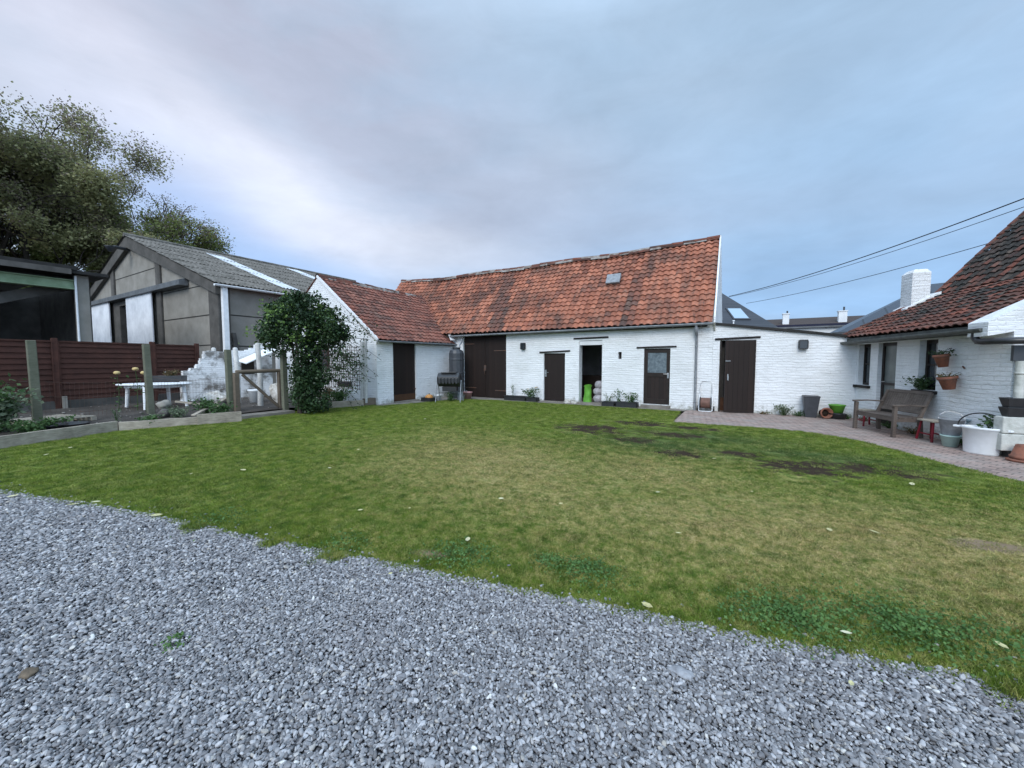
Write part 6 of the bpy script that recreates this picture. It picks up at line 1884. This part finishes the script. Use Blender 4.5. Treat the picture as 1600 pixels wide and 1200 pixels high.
FB = thing('long_building', 'far long low building with dark brown roof, navy fascia and two white chimneys', 'building', (8, 46, 0))
mb = MB(); mb.prism([(-2, 45, 4.95), (-2, 49.0, 5.9), (-2, 53, 4.95)], (18, 0, 0)); r_ = mb.build('roof', MAT['far_tile'], FB)
mb = MB(); mb.box(-2.1, 16.1, 44.8, 45.1, 4.30, 4.96); mb.build('fascia', MAT['navy'], FB)
mb = MB(); mb.box(-2, 16, 45.2, 52.8, 0, 4.9); mb.build('wall', MAT['render'], FB)
for x_, w_ in ((3.15, .5), (7.35, .6)):
    mb = MB(); mb.box(x_ - w_ / 2, x_ + w_ / 2, 45.6, 46.2, 4.9, 6.05); mb.box(x_ - w_ / 2 - .05, x_ + w_ / 2 + .05, 45.55, 46.25, 6.05, 6.13)
    ch = mb.build('chimney', MAT['render'], FB)
    mb = MB(); mb.tube([(x_ + .1, 45.9, 6.13), (x_ + .1, 45.9, 6.13 + w_ - .25)], .07, 8); mb.build('chimney_pot', MAT['dark_grey'], ch)
WB = thing('white_annexe', 'low white building with flat roof behind the lean-to wall', 'building', (5, 34, 0))
mb = MB(); mb.box(2.0, 13, 32, 38, 0, 3.75); mb.build('wall', MAT['render'], WB)
mb = MB(); mb.prism([(1.6, 31.8, 3.752), (13.2, 31.8, 3.752), (13.2, 31.8, 3.85), (1.6, 31.8, 3.85)], (0, 6.4, .4)); mb.build('roof', MAT['rail'], WB)
SB = thing('grey_roof_house', 'bluish grey sloping roof showing behind the white brick chimney', 'house', (9, 27, 0))
mb = MB(); mb.add([V((3.6, 24, 2.9)), V((20, 24, 3.3)), V((20, 30, 6.3)), V((8.4, 30, 5.75)), V((3.6, 30.1, 2.9)), V((20, 30.1, 3))], [(0, 1, 2, 3), (0, 3, 4), (3, 2, 5, 4), (0, 4, 5, 1)])
mb.build('roof', MAT['solar'], SB)
mb = MB(); mb.box(4.2, 19, 24.5, 29.5, 0, 2.85); mb.build('wall', MAT['render'], SB)
mb = MB(); mb.bar((3.5, 23.95, 2.9), (20, 23.95, 3.3), .1, .12); mb.build('eaves', MAT['dark_grey'], SB)

# power lines
def cable(label, p0, p1, sag, r):
    b = MB(); a, c = V(p0), V(p1)
    pts = []
    for i in range(41):
        t = i / 40; q = a.lerp(c, t); q.z -= sag * 4 * t * (1 - t); pts.append(q)
    b.tube(pts, r, 6)
    return tag(b.build('power_cable', MAT['cable']), label, 'cable', 'overhead cables above the farmhouse roof')


def cpt(px, py, dist):
    r_ = ray(px, py).normalized(); return CAM + r_ * dist


cable('thick dark overhead cable, the upper one, from slate house over the farmhouse', cpt(1139, 463, 27), cpt(1760, 248, 17), .28, .016)
cable('thin overhead cable running just below the thick upper cable', cpt(1139, 464, 27), cpt(1760, 266, 17), .26, .009)
cable('lowest thin overhead cable, passing above the white chimney', cpt(1166, 474, 27), cpt(1760, 316, 17), .22, .010)

# =================================================================== LITTER ON THE LAWN
LV = [(72, 711, 1), (110, 700, 1), (380, 735, 1.2), (299, 741, .7), (436, 659, .8), (474, 657, .9), (560, 703, .9), (515, 732, 1), (680, 643, .7), (664, 655, 1), (783, 780, .8), (731, 844, 1), (640, 795, .6), (563, 798, .7), (1028, 770, .7), (1116, 717, .9), (1060, 834, .7), (1366, 832, 1.1), (1425, 757, 1.2), (1011, 947, 1.6), (1322, 990, 1.3), (1388, 711, .7),
      (902, 663, .6), (960, 668, .6), (1175, 769, .6), (610, 898, .7), (114, 789, 1.2), (20, 776, 1.3), (150, 785, 1), (1565, 1010, 1.2), (1296, 829, 1.0), (245, 806, 1.2), (1008, 655, .6), (876, 788, .6), (1330, 1070, .9)]
for k, (x, y, s_) in enumerate(LV):
    g = onG(x, y, .02)
    b = MB(); a = rnd.uniform(0, 6.28); L_ = (.042 if y < 850 else .024) * s_
    u = V((math.cos(a), math.sin(a), rnd.uniform(-.15, .15))); w = V((-math.sin(a), math.cos(a), rnd.uniform(-.2, .2)))
    g.z = .032 if y < 900 else .03
    ring = [g - u * L_, g - u * L_ * .4 + w * L_ * .5, g + u * L_ * .35 + w * L_ * .48, g + u * L_, g + u * L_ * .35 - w * L_ * .48, g - u * L_ * .4 - w * L_ * .5]
    mid = [g - u * L_ * .4 - V((0, 0, .006)), g + u * L_ * .35 - V((0, 0, .006))]
    b.add(ring + mid, [(0, 1, 6), (1, 2, 7, 6), (2, 3, 7), (0, 6, 5), (5, 6, 7, 4), (4, 7, 3)], 0, False, rnd.random())
    tag(b.build('fallen_leaf', MAT['leaf_yellow'], fixn=False), 'small pale yellow leaf fallen on the grass or gravel', 'leaf', 'pale leaves fallen on lawn and gravel')

# clover and broad-leaved weeds at the gravel edge
mb = MB(); cs = []
for x, y, r_, n in ((718, 868, .22, 800), (918, 893, .20, 800), (860, 880, .12, 300), (1235, 962, .24, 1000), (1260, 975, .15, 400), (1400, 975, .30, 1300), (1440, 990, .2, 600), (340, 812, .25, 300), (1180, 965, .15, 300), (1560, 1000, .25, 500), (540, 850, .2, 250), (270, 1008, .06, 60)):
    g = onG(x, y)
    for k in range(n):
        q = V((g.x + rnd.gauss(0, r_ * .7), g.y + rnd.gauss(0, r_ * .55), 0)); dd = (q - g).length / r_
        q.z = rnd.uniform(.012, .055) * max(.35, 1 - dd * .4); cs.append(q)
leaf_mesh(mb, cs, .021, aspect=.85, up=1.4)
tag(mb.build('clover', MAT['leaf_clover'], fixn=False, uv=False), 'dark green clover and broad-leaved weeds along the gravel edge', 'clover', kind='stuff')
T = rock('loose_stone', 'flat pale stone larger than the chippings, lying in the gravel', onG(1065, 1053) + V((0, 0, .012)), .035, plain('pale_grey_stone', (.33, .34, .36), (.2, .2, .21), 30), 'stone', .35, 1.7, seed=5)
rock('clod', 'brownish clod lying on the gravel', onG(45, 1055) + V((0, 0, .012)), .03, plain('brown_clod', (.17, .13, .09), (.09, .07, .05), 40), 'clod', .6, 1.5, seed=8)

# =================================================================== CAMERA, WORLD, SUN
cam = bpy.data.cameras.new('camera'); co = bpy.data.objects.new('camera', cam); col.objects.link(co)
cam.sensor_width = 36; cam.lens = 36 * FPX / 1600; cam.clip_start = .05; cam.clip_end = 2000
mw = Matrix((RT, UP, -FW)).transposed().to_4x4(); mw.translation = CAM
co.matrix_world = mw
scene.camera = co

SUN_DIR = V((.22, -1.0, .72)).normalized()       # towards the light: behind the viewer, low
w = bpy.data.worlds.new('World'); scene.world = w; w.use_nodes = True
W_ = NT.__new__(NT); W_.t = w.node_tree; W_.m = w
bg = w.node_tree.nodes['Background']
sky = W_.n('TexSky', sky_type='NISHITA', sun_disc=False)
sky.sun_elevation = math.asin(SUN_DIR.z); sky.sun_rotation = math.atan2(SUN_DIR.x, SUN_DIR.y)
sky.air_density = 1.4; sky.dust_density = 2.0
d = W_.n('TexCoord').outputs['Generated']
sp = W_.n('SeparateXYZ', {0: d}); dx, dy, dz = sp.outputs
el_ = W_.math('ARCSINE', dz)
# azimuth relative to the view axis
cxx, cyy = FW.x / math.hypot(FW.x, FW.y), FW.y / math.hypot(FW.x, FW.y)
f_ = W_.math('ADD', W_.math('MULTIPLY', dx, cxx), W_.math('MULTIPLY', dy, cyy))
r_ = W_.math('ADD', W_.math('MULTIPLY', dx, RT.x), W_.math('MULTIPLY', dy, RT.y))
az_ = W_.math('ARCTAN2', r_, f_)
den = W_.math('ADD', W_.math('MAXIMUM', dz, 0), .16)
pl_ = W_.n('CombineXYZ', {0: W_.math('DIVIDE', r_, den), 1: W_.math('DIVIDE', f_, den), 2: 0.0}).outputs[0]
nA_ = W_.noise(pl_, .85, 5, .5, dist=.3); nB_ = W_.noise(pl_, .38, 4, .5); nC_ = W_.noise(W_.n('CombineXYZ', {0: W_.math('MULTIPLY', az_, 2.2), 1: W_.math('MULTIPLY', el_, 6.0), 2: 3.0}).outputs[0], 1.6, 5, .55)


def sblob(px, py, sx, sy, rot=0.0, jit=.5):
    v = ray(px, py).normalized(); a0_ = math.atan2(v.dot(RT), v.x * cxx + v.y * cyy); e0_ = math.asin(v.z)
    ua = W_.math('SUBTRACT', az_, a0_); ue = W_.math('SUBTRACT', el_, e0_)
    c, s = math.cos(rot), math.sin(rot)
    p = W_.math('DIVIDE', W_.math('ADD', W_.math('MULTIPLY', ua, c), W_.math('MULTIPLY', ue, s)), sx)
    q = W_.math('DIVIDE', W_.math('SUBTRACT', W_.math('MULTIPLY', ue, c), W_.math('MULTIPLY', ua, s)), sy)
    rr_ = W_.math('ADD', W_.math('MULTIPLY', p, p), W_.math('MULTIPLY', q, q))
    rr_ = W_.math('ADD', rr_, W_.math('MULTIPLY', W_.math('SUBTRACT', nC_, .5), jit * 4))
    return W_.math('EXPONENT', W_.math('MULTIPLY', W_.math('MAXIMUM', rr_, 0.0), -1.0))


K = 10.0   # Background strength is 0.1


def S(c): return tuple(((v / 255) ** 2.2) * K for v in c)


c = W_.mix(W_.rng(el_, .0, .75), S((142, 180, 220)), S((152, 180, 206)))          # open blue-grey
c = W_.mix(.12, c, sky.outputs[0])
c = W_.mix(W_.math('MULTIPLY', W_.rng(nA_, .38, .66), .6), c, S((180, 190, 206)))
c = W_.mix(W_.math('MULTIPLY', sblob(60, 60, .50, .34, 0, .6), .8), c, S((188, 198, 214)))
c = W_.mix(W_.math('MULTIPLY', sblob(520, 170, .62, .22, -.32, .7), .85), c, S((171, 176, 196)))
c = W_.mix(W_.math('MULTIPLY', sblob(250, 170, .30, .10, -.5, .7), .6), c, S((180, 179, 199)))
c = W_.mix(W_.math('MULTIPLY', sblob(780, 290, .45, .12, -.10, .7), .75), c, S((164, 175, 196)))
c = W_.mix(W_.math('MULTIPLY', sblob(330, 250, .26, .10, -.55, .6), .9), c, S((214, 220, 236)))
c = W_.mix(W_.math('MULTIPLY', sblob(450, 320, .24, .085, -.40, .6), .95), c, S((212, 218, 234)))
c = W_.mix(W_.math('MULTIPLY', sblob(600, 370, .24, .06, -.15, .6), .8), c, S((203, 210, 226)))
c = W_.mix(W_.math('MULTIPLY', sblob(760, 400, .2, .045, 0, .5), .6), c, S((190, 200, 218)))
c = W_.mix(W_.math('MULTIPLY', sblob(290, 330, .14, .09, -.4, .3), .7), c, S((160, 188, 234)))
c = W_.mix(W_.math('MULTIPLY', sblob(470, 425, .22, .045, -.2, .3), .75), c, S((150, 184, 232)))
c = W_.mix(W_.math('MULTIPLY', sblob(1350, 430, .60, .12, 0, .4), .9), c, S((140, 177, 219)))
c = W_.mix(W_.math('MULTIPLY', sblob(1150, 330, .45, .06, -.05, .8), .7), c, S((158, 172, 196)))
c = W_.mix(W_.math('MULTIPLY', sblob(1400, 180, .40, .24, .2, .6), .75), c, S((150, 180, 212)))
c = W_.mix(W_.math('MULTIPLY', sblob(1150, 40, .6, .22, 0, .6), .6), c, S((155, 180, 206)))
wisp = W_.noise(W_.n('CombineXYZ', {0: W_.math('MULTIPLY', az_, 3.0), 1: W_.math('MULTIPLY', el_, 8.0), 2: 9.0}).outputs[0], 1.5, 7, .62, dist=.4)
c = W_.vmath('SCALE', c, W_.rng(wisp, .3, .7, .94, 1.06))
lump = W_.noise(pl_, 1.5, 6, .55)
c = W_.vmath('SCALE', c, W_.rng(lump, .35, .65, .93, 1.06))
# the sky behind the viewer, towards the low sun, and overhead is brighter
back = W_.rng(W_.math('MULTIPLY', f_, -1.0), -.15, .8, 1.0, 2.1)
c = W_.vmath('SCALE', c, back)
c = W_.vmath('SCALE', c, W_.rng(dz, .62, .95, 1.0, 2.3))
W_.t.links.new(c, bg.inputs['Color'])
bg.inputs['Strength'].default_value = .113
sun = bpy.data.lights.new('sun', 'SUN'); sun.energy = 1.4; sun.angle = R(28); sun.color = (1.0, .97, .93)
so = bpy.data.objects.new('sun', sun); col.objects.link(so)
so.rotation_euler = SUN_DIR.to_track_quat('Z', 'Y').to_euler()
so.location = SUN_DIR * 50

scene.view_settings.view_transform = 'Standard'; scene.view_settings.look = 'None'; scene.view_settings.gamma = 1
scene.view_settings.exposure = .18
